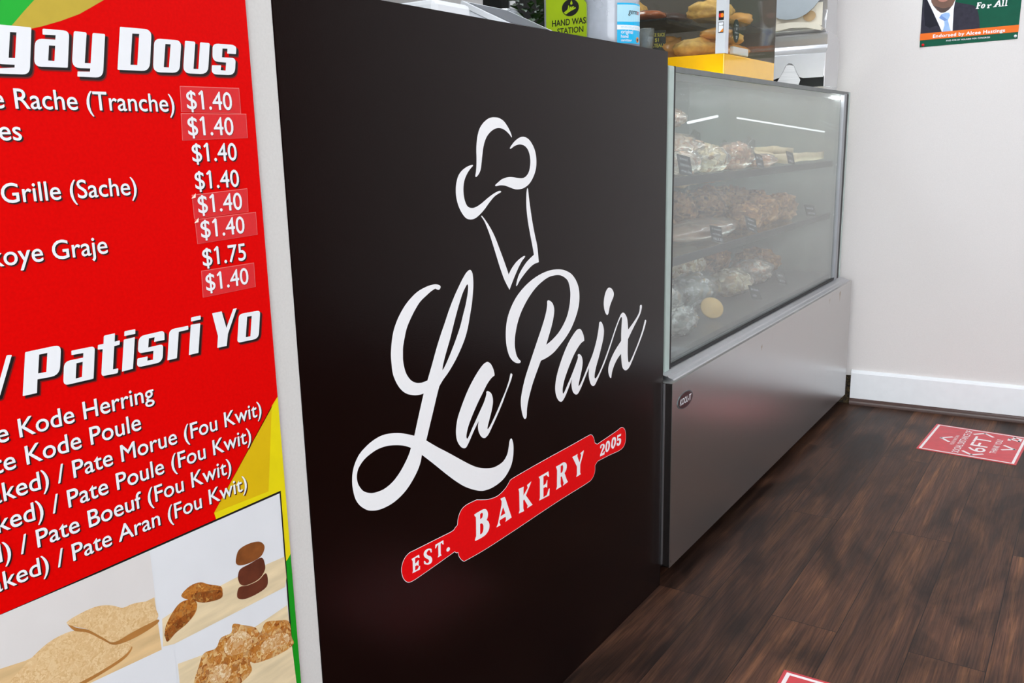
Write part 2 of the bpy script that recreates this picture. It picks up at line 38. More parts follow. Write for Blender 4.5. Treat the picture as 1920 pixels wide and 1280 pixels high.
D_head2 = [[[(-14620,8866),(-14614,8873),(-14605,8874),(-14576,8870),(-14572,8867),(-14572,8863),(-14728,8518),(-14731,8515),(-14734,8513),(-14772,8509),(-14775,8510),(-14775,8512)]],[[(-14451,8860),(-14447,8867),(-14441,8869),(-14172,8871),(-14149,8868),(-14132,8861),(-14121,8848),(-14117,8831),(-14118,8808),(-14143,8670),(-14152,8639),(-14167,8615),(-14188,8599),(-14214,8590),(-14246,8588),(-14373,8594),(-14394,8473),(-14396,8469),(-14400,8468),(-14522,8471),(-14526,8473),(-14527,8477)],[(-14325,8820),(-14247,8820),(-14281,8644),(-14359,8648)]],[[(-14016,8786),(-14014,8791),(-14008,8793),(-13816,8791),(-13801,8789),(-13790,8784),(-13782,8775),(-13779,8764),(-13780,8749),(-13828,8480),(-13831,8474),(-13837,8473),(-14085,8476),(-14104,8478),(-14117,8485),(-14126,8495),(-14131,8510),(-14130,8529),(-14111,8642),(-14105,8665),(-14094,8683),(-14079,8695),(-14060,8702),(-14036,8704),(-13908,8702),(-13899,8746),(-14013,8750),(-14018,8751),(-14019,8757)],[(-13981,8662),(-13917,8663),(-13944,8518),(-14009,8516)]],[[(-13670,8861),(-13665,8871),(-13653,8874),(-13555,8875),(-13549,8873),(-13548,8868),(-13561,8792),(-13510,8795),(-13505,8793),(-13504,8789),(-13510,8757),(-13513,8752),(-13517,8751),(-13571,8748),(-13615,8519),(-13564,8518),(-13559,8516),(-13558,8511),(-13564,8483),(-13569,8473),(-13581,8470),(-13712,8476),(-13724,8478),(-13733,8482),(-13739,8489),(-13741,8499),(-13741,8510),(-13697,8743),(-13742,8748),(-13747,8750),(-13748,8755),(-13742,8786),(-13739,8792),(-13732,8794),(-13681,8794)]],[[(-13444,8864),(-13440,8873),(-13431,8875),(-13325,8875),(-13321,8874),(-13320,8871),(-13325,8832),(-13327,8828),(-13331,8827),(-13444,8827),(-13448,8828),(-13449,8831)]],[[(-13461,8788),(-13459,8791),(-13455,8793),(-13339,8795),(-13336,8794),(-13335,8791),(-13396,8481),(-13398,8477),(-13402,8476),(-13517,8474),(-13520,8475),(-13521,8478)]],[[(-13302,8733),(-13295,8755),(-13283,8772),(-13267,8785),(-13246,8793),(-13221,8795),(-13033,8798),(-13017,8797),(-13005,8792),(-12996,8784),(-12992,8773),(-12991,8758),(-12996,8706),(-12998,8701),(-13004,8699),(-13119,8703),(-13122,8704),(-13122,8706),(-13110,8750),(-13178,8751),(-13197,8659),(-13058,8659),(-13044,8657),(-13033,8653),(-13027,8646),(-13023,8636),(-13024,8624),(-13037,8542),(-13044,8517),(-13057,8498),(-13074,8484),(-13098,8476),(-13126,8474),(-13302,8478),(-13320,8481),(-13333,8486),(-13341,8495),(-13345,8507),(-13344,8523),(-13336,8561),(-13332,8568),(-13325,8570),(-13220,8568),(-13217,8567),(-13216,8563),(-13224,8524),(-13159,8520),(-13141,8612),(-13268,8617),(-13288,8619),(-13303,8626),(-13312,8637),(-13316,8651),(-13315,8669)]],[[(-12937,8745),(-12931,8764),(-12921,8778),(-12907,8788),(-12889,8795),(-12867,8797),(-12696,8796),(-12692,8795),(-12691,8791),(-12693,8759),(-12695,8755),(-12699,8754),(-12815,8752),(-12871,8480),(-12873,8476),(-12877,8475),(-12985,8476),(-12988,8477),(-12989,8481)]],[[(-12645,8871),(-12642,8877),(-12634,8879),(-12526,8879),(-12522,8878),(-12521,8874),(-12525,8841),(-12527,8837),(-12531,8836),(-12644,8834),(-12648,8835),(-12649,8838)]],[[(-12659,8796),(-12657,8799),(-12653,8800),(-12539,8796),(-12536,8795),(-12535,8792),(-12595,8482),(-12597,8478),(-12601,8477),(-12716,8477),(-12720,8478),(-12720,8481)]],[[(-12368,8873),(-12367,8876),(-12363,8877),(-12245,8878),(-12240,8877),(-12238,8874),(-12195,8682),(-12081,8874),(-12077,8878),(-12071,8879),(-12034,8881),(-12029,8880),(-12030,8876),(-12182,8609),(-12213,8481),(-12215,8478),(-12220,8477),(-12338,8480),(-12342,8482),(-12343,8485),(-12320,8612)]],[[(-12013,8761),(-12008,8777),(-11999,8790),(-11986,8798),(-11969,8803),(-11948,8805),(-11746,8800),(-11727,8798),(-11714,8793),(-11705,8785),(-11701,8773),(-11701,8759),(-11740,8537),(-11748,8514),(-11760,8497),(-11779,8484),(-11803,8477),(-11832,8476),(-12017,8480),(-12034,8482),(-12047,8488),(-12055,8496),(-12059,8507),(-12058,8521)],[(-11891,8757),(-11825,8754),(-11869,8523),(-11937,8524)]]]
D_lines = [('Rache (Tranche)', 'e ', -14228, -12590, 11030), ('es', '', -14441, -14210, 10758), ('Grille (Sache)', '', -14461, -13130, 10218), ('oye Graje', 'k', -14520, -13519, 9672), ('Kode Herring', 'e ', -14606, -13197, 8097), ('Kode Poule', 'te ', -14579, -13384, 7825), ('Pate Morue (Fou Kwit)', 'aked) / ', -14157, -11806, 7552), ('Pate Poule (Fou Kwit)', 'aked) / ', -14246, -11992, 7276), ('Pate Boeuf (Fou Kwit)', 'aked) / ', -14591, -12313, 6999), ('Pate Aran (Fou Kwit)', 'aked) / ', -14273, -12116, 6727)]
D_prices = [('$1.40', '', -12433, -11848, 11062), ('$1.40', '', -12450, -11858, 10794), ('$1.40', '', -12428, -11841, 10521), ('$1.40', '', -12425, -11841, 10233), ('$1.40', '', -12418, -11829, 9979), ('$1.40', '', -12413, -11822, 9713), ('$1.75', '', -12424, -11835, 9408), ('$1.40', '', -12414, -11829, 9133)]
D_stick = {0:[(-12497,11290),(-11728,11299),(-11729,11025),(-12511,11030)],1:[(-12518,11016),(-11658,11024),(-11666,10761),(-12532,10740)],4:[(-12482,10177),(-11733,10207),(-11745,9945),(-12481,9925)],5:[(-12476,9917),(-11637,9935),(-11641,9676),(-12472,9653)],7:[(-12458,9361),(-11728,9363),(-11733,9082),(-12469,9069)]}
D_art = {'olive':[(-14771,12200),(-13106,12122),(-13243,12048),(-13384,11966),(-13516,11891),(-13707,11812),(-13890,11749),(-14163,11671),(-14536,11562),(-14878,11495)],'green':[(-14771,12200),(-13846,12061),(-13927,11971),(-14043,11856),(-14144,11750),(-14258,11645),(-14897,11369)],'yellow':[(-10319,8718),(-11531,7718),(-12600,6606),(-12334,5417),(-10685,4648)],'yellow2':[(-11531,7718),(-12600,6606),(-11799,6585),(-11640,7622)],'green2':[(-11919,5439),(-11589,5605),(-11520,5671),(-10744,6216),(-10882,2455),(-12148,3267)],'frame':[(-15716,6515),(-14997,6506),(-11610,6529),(-11634,3726),(-11497,308),(-16073,4178)],'paper':[(-15719,6499),(-15000,6489),(-11632,6502),(-11660,3741),(-11592,388),(-16073,4178)],'photoL':[(-15581,6542),(-14998,6503),(-13450,6487),(-13446,5325),(-14333,5406),(-14821,5453),(-15732,5546)],'boardL':[(-15656,6047),(-15224,6010),(-15072,5988),(-14852,5950),(-14581,5954),(-13460,5956),(-13446,5325),(-14298,5386),(-14824,5436),(-15732,5546)],'cr1':[(-14424,6136),(-14249,6163),(-14084,6151),(-13939,6088),(-13832,6011),(-13713,6000),(-13535,5940),(-13465,5826),(-13460,5700),(-13751,5703),(-13971,5692),(-14074,5797),(-14222,5959),(-14338,6046)],'cr1e':[(-14424,6136),(-14339,6037),(-14222,5955),(-14075,5788),(-13972,5686),(-13752,5693),(-13461,5691),(-13471,5644),(-13721,5617),(-13957,5649),(-14078,5761),(-14226,5923),(-14360,6014)],'cr2':[(-15035,5797),(-14892,5899),(-14677,6004),(-14518,6033),(-14360,6014),(-14226,5923),(-14061,5751),(-13957,5652),(-13821,5628),(-13788,5540),(-13900,5479),(-14177,5450),(-14419,5449),(-14650,5447),(-15128,5597)],'cr2e':[(-13788,5540),(-13798,5495),(-13905,5441),(-14182,5413),(-14405,5412),(-14419,5449),(-14177,5450),(-13900,5479)],'photoR':[(-13441,6490),(-11671,6454),(-11654,5387),(-12578,5357),(-13434,5387)],'boardR':[(-13399,5671),(-13129,5707),(-12387,5712),(-11640,5663),(-11635,5379),(-11667,5263),(-13289,5312),(-13427,5352)],'br1':[(-13138,5827),(-13017,5887),(-12880,5872),(-12771,5797),(-12613,5699),(-12599,5610),(-12629,5558),(-12841,5603),(-12929,5655),(-13047,5732)],'br2':[(-13374,5555),(-13278,5674),(-13170,5747),(-13047,5736),(-12952,5656),(-12977,5550),(-13089,5476),(-13253,5431),(-13358,5380),(-13386,5425)],'br1d':[(-13007,5777),(-12826,5736),(-12614,5650),(-12629,5558),(-12841,5603),(-12972,5686)],'br2d':[(-13375,5513),(-13168,5578),(-12985,5575),(-13089,5476),(-13253,5431),(-13358,5380),(-13386,5425)],'ck1':[(-12366,5946),(-12313,6034),(-12170,6052),(-12016,6019),(-11943,5949),(-11945,5881),(-12011,5818),(-12171,5807),(-12310,5834),(-12369,5881)],'ck2':[(-12359,5733),(-12315,5791),(-12172,5797),(-11999,5802),(-11955,5704),(-11965,5617),(-12066,5547),(-12251,5551),(-12336,5600),(-12362,5668)],'ck3':[(-12396,5516),(-12352,5574),(-12226,5540),(-12068,5536),(-11955,5578),(-11929,5486),(-11961,5397),(-12112,5374),(-12294,5391),(-12391,5447)],'photoB':[(-13290,5302),(-11668,5252),(-11620,3841),(-11609,3046),(-13313,3989)],'boardB':[(-13275,5060),(-12626,4935),(-11664,5012),(-11615,3838),(-11609,3046),(-13291,3975)],'cc1':[(-13111,4709),(-13021,4878),(-12934,5008),(-12768,4987),(-12684,5077),(-12535,5068),(-12499,5163),(-12355,5079),(-12183,4960),(-12114,4855),(-12022,4949),(-11834,4880),(-11658,4782),(-11636,4565),(-11620,4435),(-11881,4426),(-12206,4493),(-12307,4559),(-12293,4435),(-12432,4372),(-12612,4381),(-13160,4495)],'cc2':[(-12649,4947),(-12514,5035),(-12363,5004),(-12248,4854),(-12285,4757),(-12443,4748),(-12614,4816)],'cc3':[(-12133,4677),(-11962,4731),(-11742,4667),(-11669,4533),(-11872,4517),(-12090,4561)],'cc4':[(-12903,4659),(-12818,4768),(-12673,4734),(-12586,4618),(-12648,4516),(-12819,4544)]}
# ------------------------------------------------------------------ helpers
def s2l(c):
    return tuple(((v / 255) / 12.92 if v / 255 <= 0.04045 else ((v / 255 + 0.055) / 1.055) ** 2.4) for v in c[:3]) + (1.0,)
class NT:
    def __init__(s, name):
        s.m = bpy.data.materials.new(name); s.m.use_nodes = True; s.t = s.m.node_tree; s.t.nodes.clear()
        s.out = s.t.nodes.new('ShaderNodeOutputMaterial')
    def n(s, typ, **kw):
        nd = s.t.nodes.new('ShaderNode' + typ)
        for k, v in kw.items():
            if k in nd.inputs.keys() if hasattr(nd.inputs, 'keys') else False: nd.inputs[k].default_value = v
            else: setattr(nd, k, v)
        return nd
    def l(s, a, b): s.t.links.new(a, b)
def setin(nd, **kw):
    for k, v in kw.items():
        nd.inputs[k.replace('_', ' ')].default_value = v
def pr(name, col, rough=0.5, metal=0.0, spec=0.5, var=0.06, scale=30.0, bump=0.0, trans=0.0, coat=0.0, ior=1.45, stretch=(1, 1, 1), rvar=0.0):
    """principled material with a little procedural noise in its colour, roughness and relief"""
    T = NT(name); b = T.n('BsdfPrincipled'); T.l(b.outputs[0], T.out.inputs[0])
    c = s2l(col)
    tc = T.n('TexCoord'); mp = T.n('Mapping'); mp.inputs['Scale'].default_value = stretch
    T.l(tc.outputs['Object'], mp.inputs[0])
    nz = T.n('TexNoise'); nz.inputs['Scale'].default_value = scale; nz.inputs['Detail'].default_value = 4
    T.l(mp.outputs[0], nz.inputs['Vector'])
    rp = T.n('ValToRGB'); rp.color_ramp.elements[0].position = 0.3; rp.color_ramp.elements[1].position = 0.7
    rp.color_ramp.elements[0].color = tuple(v * (1 - var) for v in c[:3]) + (1,); rp.color_ramp.elements[1].color = tuple(min(1, v * (1 + var)) for v in c[:3]) + (1,)
    T.l(nz.outputs[0], rp.inputs[0]); T.l(rp.outputs[0], b.inputs['Base Color'])
    setin(b, Roughness=rough, Metallic=metal, IOR=ior)
    b.inputs['Specular IOR Level'].default_value = spec; b.inputs['Transmission Weight'].default_value = trans; b.inputs['Coat Weight'].default_value = coat
    if rvar:
        mr = T.n('MapRange'); mr.inputs['To Min'].default_value = rough - rvar; mr.inputs['To Max'].default_value = rough + rvar
        T.l(nz.outputs[0], mr.inputs[0]); T.l(mr.outputs[0], b.inputs['Roughness'])
    if bump:
        bp = T.n('Bump'); bp.inputs['Strength'].default_value = bump; bp.inputs['Distance'].default_value = 0.002
        T.l(nz.outputs[0], bp.inputs['Height']); T.l(bp.outputs[0], b.inputs['Normal'])
    return T.m
def chunky(name, cols, scale=60, rough=0.5, coat=0.3, bump=0.6):
    """lumpy food: voronoi pieces in several colours"""
    T = NT(name); b = T.n('BsdfPrincipled'); T.l(b.outputs[0], T.out.inputs[0])
    tc = T.n('TexCoord'); nz = T.n('TexNoise'); nz.inputs['Scale'].default_value = scale * 0.6; nz.inputs['Detail'].default_value = 3
    T.l(tc.outputs['Object'], nz.inputs['Vector'])
    mx = T.n('Mix'); mx.data_type = 'VECTOR'; mx.inputs[0].default_value = 0.03
    T.l(tc.outputs['Object'], mx.inputs[4]); T.l(nz.outputs['Color'], mx.inputs[5])
    v = T.n('TexVoronoi'); v.inputs['Scale'].default_value = scale; T.l(mx.outputs[1], v.inputs['Vector'])
    sp = T.n('SeparateColor'); T.l(v.outputs['Color'], sp.inputs[0])
    rp = T.n('ValToRGB'); T.l(sp.outputs[0], rp.inputs[0])
    e = rp.color_ramp.elements
    while len(e) < len(cols): e.new(0.5)
    for i, c in enumerate(cols):
        e[i].position = i / max(1, len(cols) - 1); e[i].color = s2l(c)
    T.l(rp.outputs[0], b.inputs['Base Color']); setin(b, Roughness=rough); b.inputs['Coat Weight'].default_value = coat; b.inputs['Coat Roughness'].default_value = 0.15
    bp = T.n('Bump'); bp.inputs['Strength'].default_value = bump; bp.inputs['Distance'].default_value = 0.004; bp.invert = True
    T.l(v.outputs['Distance'], bp.inputs['Height']); T.l(bp.outputs[0], b.inputs['Normal'])
    return T.m
def glassy(name, tint, fog, fogcol=(200, 208, 203), rough=0.02, ior=1.5, fogscale=2.0, fogvar=0.4, f90=1.0):
    """clear pane: fresnel mirror over a tinted see-through, plus a thin film of fogging"""
    T = NT(name)
    tr = T.n('BsdfTransparent'); tr.inputs[0].default_value = s2l(tint)
    gl = T.n('BsdfGlossy'); gl.inputs['Roughness'].default_value = rough; gl.inputs[0].default_value = (1, 1, 1, 1)
    # Schlick reflectance, the same from either side of the pane
    f0 = ((ior - 1) / (ior + 1)) ** 2
    lw = T.n('LayerWeight'); lw.inputs[0].default_value = 0.5; pw = T.n('Math'); pw.operation = 'POWER'; pw.inputs[1].default_value = 5.0; T.l(lw.outputs['Facing'], pw.inputs[0])
    fr = T.n('Math'); fr.operation = 'MULTIPLY_ADD'; fr.inputs[1].default_value = f90 - f0; fr.inputs[2].default_value = f0; T.l(pw.outputs[0], fr.inputs[0])
    m1 = T.n('MixShader'); T.l(fr.outputs[0], m1.inputs[0]); T.l(tr.outputs[0], m1.inputs[1]); T.l(gl.outputs[0], m1.inputs[2])
    df = T.n('BsdfDiffuse'); df.inputs[0].default_value = s2l(fogcol)
    tl = T.n('BsdfTranslucent'); tl.inputs[0].default_value = s2l(fogcol)
    m0 = T.n('MixShader'); m0.inputs[0].default_value = 0.35; T.l(df.outputs[0], m0.inputs[1]); T.l(tl.outputs[0], m0.inputs[2])
    tc = T.n('TexCoord'); nz = T.n('TexNoise'); nz.inputs['Scale'].default_value = fogscale; nz.inputs['Detail'].default_value = 3
    T.l(tc.outputs['Object'], nz.inputs['Vector'])
    mr = T.n('MapRange'); mr.inputs['From Min'].default_value = 0.3; mr.inputs['From Max'].default_value = 0.7
    mr.inputs['To Min'].default_value = fog * (1 - fogvar); mr.inputs['To Max'].default_value = fog * (1 + fogvar)
    T.l(nz.outputs[0], mr.inputs[0])
    m2 = T.n('MixShader'); T.l(mr.outputs[0], m2.inputs[0]); T.l(m1.outputs[0], m2.inputs[1]); T.l(m0.outputs[0], m2.inputs[2])
    T.l(m2.outputs[0], T.out.inputs[0])
    return T.m
def emit(name, col, strength):
    T = NT(name); e = T.n('Emission'); e.inputs[0].default_value = s2l(col); e.inputs[1].default_value = strength
    T.l(e.outputs[0], T.out.inputs[0]); return T.m
class MB:
    def __init__(s): s.v = []; s.f = []; s.mi = []; s.sm = []
    def add(s, vs, fs, mi=0, smooth=False):
        o = len(s.v); s.v += [Vector(v) for v in vs]; s.f += [tuple(i + o for i in f) for f in fs]; s.mi += [mi] * len(fs); s.sm += [smooth] * len(fs); return s
    def box(s, x0, x1, y0, y1, z0, z1, mi=0, bev=0.0, M=None):
        bm = bmesh.new(); bmesh.ops.create_cube(bm, size=1.0)
        for v in bm.verts: v.co = Vector(((x0 + x1) / 2 + v.co.x * (x1 - x0), (y0 + y1) / 2 + v.co.y * (y1 - y0), (z0 + z1) / 2 + v.co.z * (z1 - z0)))
        if bev: bmesh.ops.bevel(bm, geom=bm.edges[:], offset=bev, segments=2, affect='EDGES', profile=0.5)
        return s.bm(bm, mi, M)
    def bm(s, bm, mi=0, M=None, smooth=False):
        if M is not None: bmesh.ops.transform(bm, matrix=M, verts=bm.verts[:])
        bmesh.ops.recalc_face_normals(bm, faces=bm.faces[:])
        bm.verts.index_update(); s.add([v.co.copy() for v in bm.verts], [[v.index for v in f.verts] for f in bm.faces], mi, smooth); bm.free(); return s
    def lathe(s, prof, c=(0, 0, 0), n=32, mi=0, sx=1.0, sy=1.0, M=None, cap=True):
        vs = []; fs = []
        for r, z in prof:
            for k in range(n):
                a = 2 * math.pi * k / n; vs.append(Vector((c[0] + r * sx * math.cos(a), c[1] + r * sy * math.sin(a), c[2] + z)))
        for i in range(len(prof) - 1):
            for k in range(n): fs.append((i * n + k, i * n + (k + 1) % n, (i + 1) * n + (k + 1) % n, (i + 1) * n + k))
        if cap: fs.append(tuple(range(n - 1, -1, -1))); fs.append(tuple((len(prof) - 1) * n + k for k in range(n)))
        if M is not None: vs = [M @ v for v in vs]
        return s.add(vs, fs, mi, True)
    def tube(s, pts, r, n=10, mi=0):
        pts = [Vector(p) for p in pts]; vs = []; fs = []
        for i, p in enumerate(pts):
            d = (pts[min(i + 1, len(pts) - 1)] - pts[max(i - 1, 0)]).normalized()
            u = d.orthogonal().normalized() if i == 0 else (pu - d * pu.dot(d)).normalized()
            pu = u; w = d.cross(u)
            for k in range(n):
                a = 2 * math.pi * k / n; vs.append(p + (u * math.cos(a) + w * math.sin(a)) * r)
        for i in range(len(pts) - 1):
            for k in range(n): fs.append((i * n + k, i * n + (k + 1) % n, (i + 1) * n + (k + 1) % n, (i + 1) * n + k))
        fs.append(tuple(range(n - 1, -1, -1))); fs.append(tuple((len(pts) - 1) * n + k for k in range(n)))
        return s.add(vs, fs, mi, True)
    def prism(s, poly, axis, a0, a1, mi=0, M=None, bev=0.0):
        """poly in the two other axes, extruded from a0 to a1 along axis"""
        def P(p, a): return Vector((a, p[0], p[1])) if axis == 0 else Vector((p[0], a, p[1])) if axis == 1 else Vector((p[0], p[1], a))
        bm = bmesh.new(); A = [bm.verts.new(P(p, a0)) for p in poly]; B = [bm.verts.new(P(p, a1)) for p in poly]
        n = len(poly); bm.faces.new(A); bm.faces.new(B[::-1])
        for i in range(n): bm.faces.new((A[i], B[i], B[(i + 1) % n], A[(i + 1) % n]))
        bmesh.ops.recalc_face_normals(bm, faces=bm.faces[:])
        if bev: bmesh.ops.bevel(bm, geom=bm.edges[:], offset=bev, segments=2, affect='EDGES', profile=0.5)
        return s.bm(bm, mi, M)
    def sphere(s, c, r, mi=0, seg=24, rings=14, M=None, fn=None):
        bm = bmesh.new(); bmesh.ops.create_uvsphere(bm, u_segments=seg, v_segments=rings, radius=1.0)
        for v in bm.verts:
            p = v.co.copy(); k = fn(p) if fn else 1.0
            v.co = Vector((c[0] + p.x * r[0] * k, c[1] + p.y * r[1] * k, c[2] + p.z * r[2] * k))
        return s.bm(bm, mi, M, True)
    def build(s, name, mats, parent=None, loc=None):
        me = bpy.data.meshes.new(name)
        root = parent
        while root is not None and root.parent is not None: root = root.parent
        off = Vector(root.location) if root is not None else Vector(loc) if loc is not None else Vector((0, 0, 0))
        me.from_pydata([v - off for v in s.v], [], s.f)
        for m in (mats if isinstance(mats, (list, tuple)) else [mats]): me.materials.append(m)
        me.polygons.foreach_set('material_index', s.mi); me.polygons.foreach_set('use_smooth', s.sm)
        me.validate(); me.update()
        o = bpy.data.objects.new(name, me); COL.objects.link(o)
        if parent is not None: o.parent = parent
        elif loc is not None: o.location = off
        return o
def tag(o, label=None, cat=None, group=None, kind=None):
    if label: o['label'] = label
    if cat: o['category'] = cat
    if group: o['group'] = group
    if kind: o['kind'] = kind
    return o
def thing(name, loc, label, cat, group=None):
    o = bpy.data.objects.new(name, None); COL.objects.link(o); o.location = loc; o.empty_display_size = 0.05
    return tag(o, label, cat, group)
def struct(o): o['kind'] = 'structure'; return o
# ---- flat printed shapes: contours -> filled mesh, laid on a plane frame (origin, u, v); w lifts it off the surface
class Frame:
    def __init__(s, o, u, v): s.o = Vector(o); s.u = Vector(u).normalized(); s.v = Vector(v).normalized(); s.n = s.u.cross(s.v)
    def P(s, a, b, w=0.0): return s.o + s.u * a + s.v * b + s.n * w
FRONT = Frame((0, 0, 0), (1, 0, 0), (0, 0, 1))          # counter front: u = x, v = z, normal = -y
def spline(pts, seg=6):
    """closed Catmull-Rom through points; a third value of 1 keeps the corner sharp"""
    n = len(pts); out = []
    for i in range(n):
        p0, p1, p2, p3 = pts[i - 1], pts[i], pts[(i + 1) % n], pts[(i + 2) % n]
        if p1[2]: p0 = (2 * p1[0] - p2[0], 2 * p1[1] - p2[1]) if p2[2] else p1
        if p2[2]: p3 = (2 * p2[0] - p1[0], 2 * p2[1] - p1[1]) if p1[2] else p2
        if p1[2] and p2[2]: out.append((p1[0], p1[1])); continue
        for k in range(seg):
            t = k / seg; t2 = t * t; t3 = t2 * t
            out.append(tuple(0.5 * (2 * p1[j] + (p2[j] - p0[j]) * t + (2 * p0[j] - 5 * p1[j] + 4 * p2[j] - p3[j]) * t2 + (3 * p1[j] - p0[j] - 3 * p2[j] + p3[j]) * t3) for j in (0, 1)))
    return out
def fill(contours, offset=0.0):
    """list of closed 2-D contours -> (verts2d, faces), holes cut by even-odd filling"""
    cu = bpy.data.curves.new('tmp', 'CURVE'); cu.dimensions = '2D'; cu.fill_mode = 'BOTH'; cu.offset = offset
    for c in contours:
        sp = cu.splines.new('POLY'); sp.points.add(len(c) - 1); sp.use_cyclic_u = True
        for q, p in zip(sp.points, c): q.co = (p[0], p[1], 0, 1)
    ob = bpy.data.objects.new('tmp', cu); COL.objects.link(ob)
    me = bpy.data.meshes.new_from_object(ob)
    r = ([(v.co.x, v.co.y) for v in me.vertices], [tuple(p.vertices) for p in me.polygons])
    bpy.data.objects.remove(ob); bpy.data.curves.remove(cu); bpy.data.meshes.remove(me); return r
def lay(mb, fr, sh, w, mi=0, thick=0.0):
    vs, fs = sh
    if not fs: return
    if fr is FRONT: w = 0.0031 + (w - 0.0031) * 0.22 if w > 0.0031 else w * 0.4     # print and cut vinyl: hair-thin layers
    P = [fr.P(x, y, w) for x, y in vs]
    f2 = []
    for f in fs:
        nn = Vector((0, 0, 0)); k = len(f)
        for i in range(k): nn += P[f[i]].cross(P[f[(i + 1) % k]])
        f2.append(f if nn.dot(fr.n) >= 0 else f[::-1])
    mb.add(P, f2, mi)
_tc = {}
def glyphs(txt, bold=0.0, spacing=1.0):
    k = (txt, bold, spacing)
    if k in _tc: return _tc[k]
    cu = bpy.data.curves.new('tmp', 'FONT'); cu.body = txt; cu.size = 1.0; cu.offset = bold; cu.resolution_u = 4; cu.space_character = spacing
    cu.fill_mode = 'BOTH'
    ob = bpy.data.objects.new('tmp', cu); COL.objects.link(ob)
    me = bpy.data.meshes.new_from_object(ob)
    r = ([(v.co.x, v.co.y) for v in me.vertices], [tuple(p.vertices) for p in me.polygons])
    bpy.data.objects.remove(ob); bpy.data.curves.remove(cu); bpy.data.meshes.remove(me)
    _tc[k] = r; return r
def ext(sh): xs = [p[0] for p in sh[0]]; return min(xs), max(xs)
def text(mb, fr, txt, x0, x1, y, w=0.0005, mi=0, bold=0.012, cap=None, shear=0.0, pre='', spacing=1.0, shadow=None, xscale=None):
    """writes txt so that it spans x0..x1 on baseline y; pre is written before it at the same size"""
    fat, bold = bold, 0.0
    sh = glyphs(pre + txt, bold, spacing); m0, m1 = ext(glyphs(txt, bold, spacing)); a, b = ext(sh)
    sx = (x1 - x0) / (m1 - m0) if xscale is None else xscale
    sy = sx if cap is None else cap / 0.72
    vs = [(x1 - (b - x) * sx + shear * yy * sy, y + yy * sy) for x, yy in sh[0]]
    if shadow is not None:
        for (dx, dy, dw, bb, m) in shadow:
            s2 = glyphs(pre + txt, 0.0, spacing)
            b2 = ext(s2)[1]
            lay(mb, fr, ([(x1 + (b2 - b) * sx - (b2 - x) * sx + dx + shear * yy * sy, y + yy * sy + dy) for x, yy in s2[0]], s2[1]), w + dw, m)
    lay(mb, fr, (vs, sh[1]), w, mi)
    if fat:         # heavier weight: the same outline struck again, nudged each way
        for k, (dx, dy) in enumerate(((fat, 0), (-fat, 0), (0, fat), (0, -fat))):
            lay(mb, fr, ([(x + dx * sx, yy + dy * sy) for x, yy in vs], sh[1]), w + 0.00003 * (k + 1), mi)
    return sx
def T10(c): return [(p[0] / 1e4, p[1] / 1e4) + tuple(p[2:]) for p in c]
def rect(x0, x1, y0, y1): return [(x0, y0), (x1, y0), (x1, y1), (x0, y1)]
def ell(cx, cy, rx, ry, n=32): return [(cx + rx * math.cos(2 * math.pi * k / n), cy + ry * math.sin(2 * math.pi * k / n)) for k in range(n)]

# ------------------------------------------------------------------ materials
M = {}
M['wall'] = pr('painted_wall', (222, 217, 215), 0.6, spec=0.2, var=0.02, scale=260, bump=0.12)
M['wallstrip'] = pr('painted_wall_edge', (214, 212, 209), 0.5, var=0.03, scale=300, bump=0.25)
M['backwall'] = pr('back_wall_paint', (196, 194, 188), 0.6, var=0.03, scale=40)
M['frontwall'] = pr('front_wall_paint', (128, 112, 104), 0.6, var=0.03, scale=40)
M['ceil'] = pr('ceiling_tile', (225, 225, 222), 0.8, var=0.03, scale=90)
M['base'] = pr('white_gloss_trim', (238, 240, 243), 0.28, var=0.02, scale=25)
M['qr'] = pr('brown_trim', (72, 50, 44), 0.32, var=0.15, scale=40, stretch=(8, 1, 1))
M['dark'] = pr('dark_void', (14, 13, 12), 0.8, var=0.3)
M['grime'] = chunky('dark_gap_grime', [(20, 18, 14), (46, 36, 22), (96, 78, 46), (16, 14, 12)], 160, 0.9, 0, 1.0)
M['lam'] = pr('espresso_laminate', (17, 4, 3), 0.23, spec=0.2, var=0.12, scale=420, bump=0.03)
M['worktop'] = pr('worktop_edge', (70, 60, 50), 0.4, var=0.1)
M['vinyl'] = pr('white_vinyl', (247, 247, 249), 0.4, var=0.01, scale=200, bump=0.03)
M['vinylred'] = pr('red_vinyl', (232, 8, 14), 0.45, spec=0.15, var=0.04, scale=200)
M['signred'] = pr('red_print', (222, 2, 1), 0.5, spec=0.08, var=0.05, scale=300)
M['white'] = pr('white_print', (240, 242, 246), 0.4, var=0.01)
M['black'] = pr('black_print', (14, 10, 10), 0.45, var=0.05)
M['dred'] = pr('dark_red_print', (120, 8, 6), 0.42, var=0.05)
M['olive'] = pr('olive_print', (196, 170, 56), 0.4, var=0.05, scale=60)
M['green'] = pr('green_print', (22, 178, 48), 0.4, var=0.03)
M['green2'] = pr('deep_green_print', (10, 150, 24), 0.4, var=0.03)
M['yellow'] = pr('yellow_print', (232, 214, 8), 0.4, var=0.03)
M['amber'] = pr('amber_print', (222, 184, 6), 0.4, var=0.03)
M['paper'] = pr('photo_white_print', (226, 228, 232), 0.4, var=0.02, scale=12)
M['photogrey'] = pr('photo_cream_print', (222, 218, 216), 0.4, var=0.03, scale=12)
M['board'] = pr('photo_wood_print', (222, 188, 138), 0.4, var=0.14, scale=14, stretch=(1, 1, 6))
M['board2'] = pr('photo_pale_wood_print', (228, 208, 170), 0.4, var=0.12, scale=14, stretch=(1, 1, 6))
M['cracker'] = chunky('photo_cracker_print', [(226, 190, 140), (214, 174, 120), (234, 204, 158), (222, 186, 134)], 260, 0.4, 0, 0)
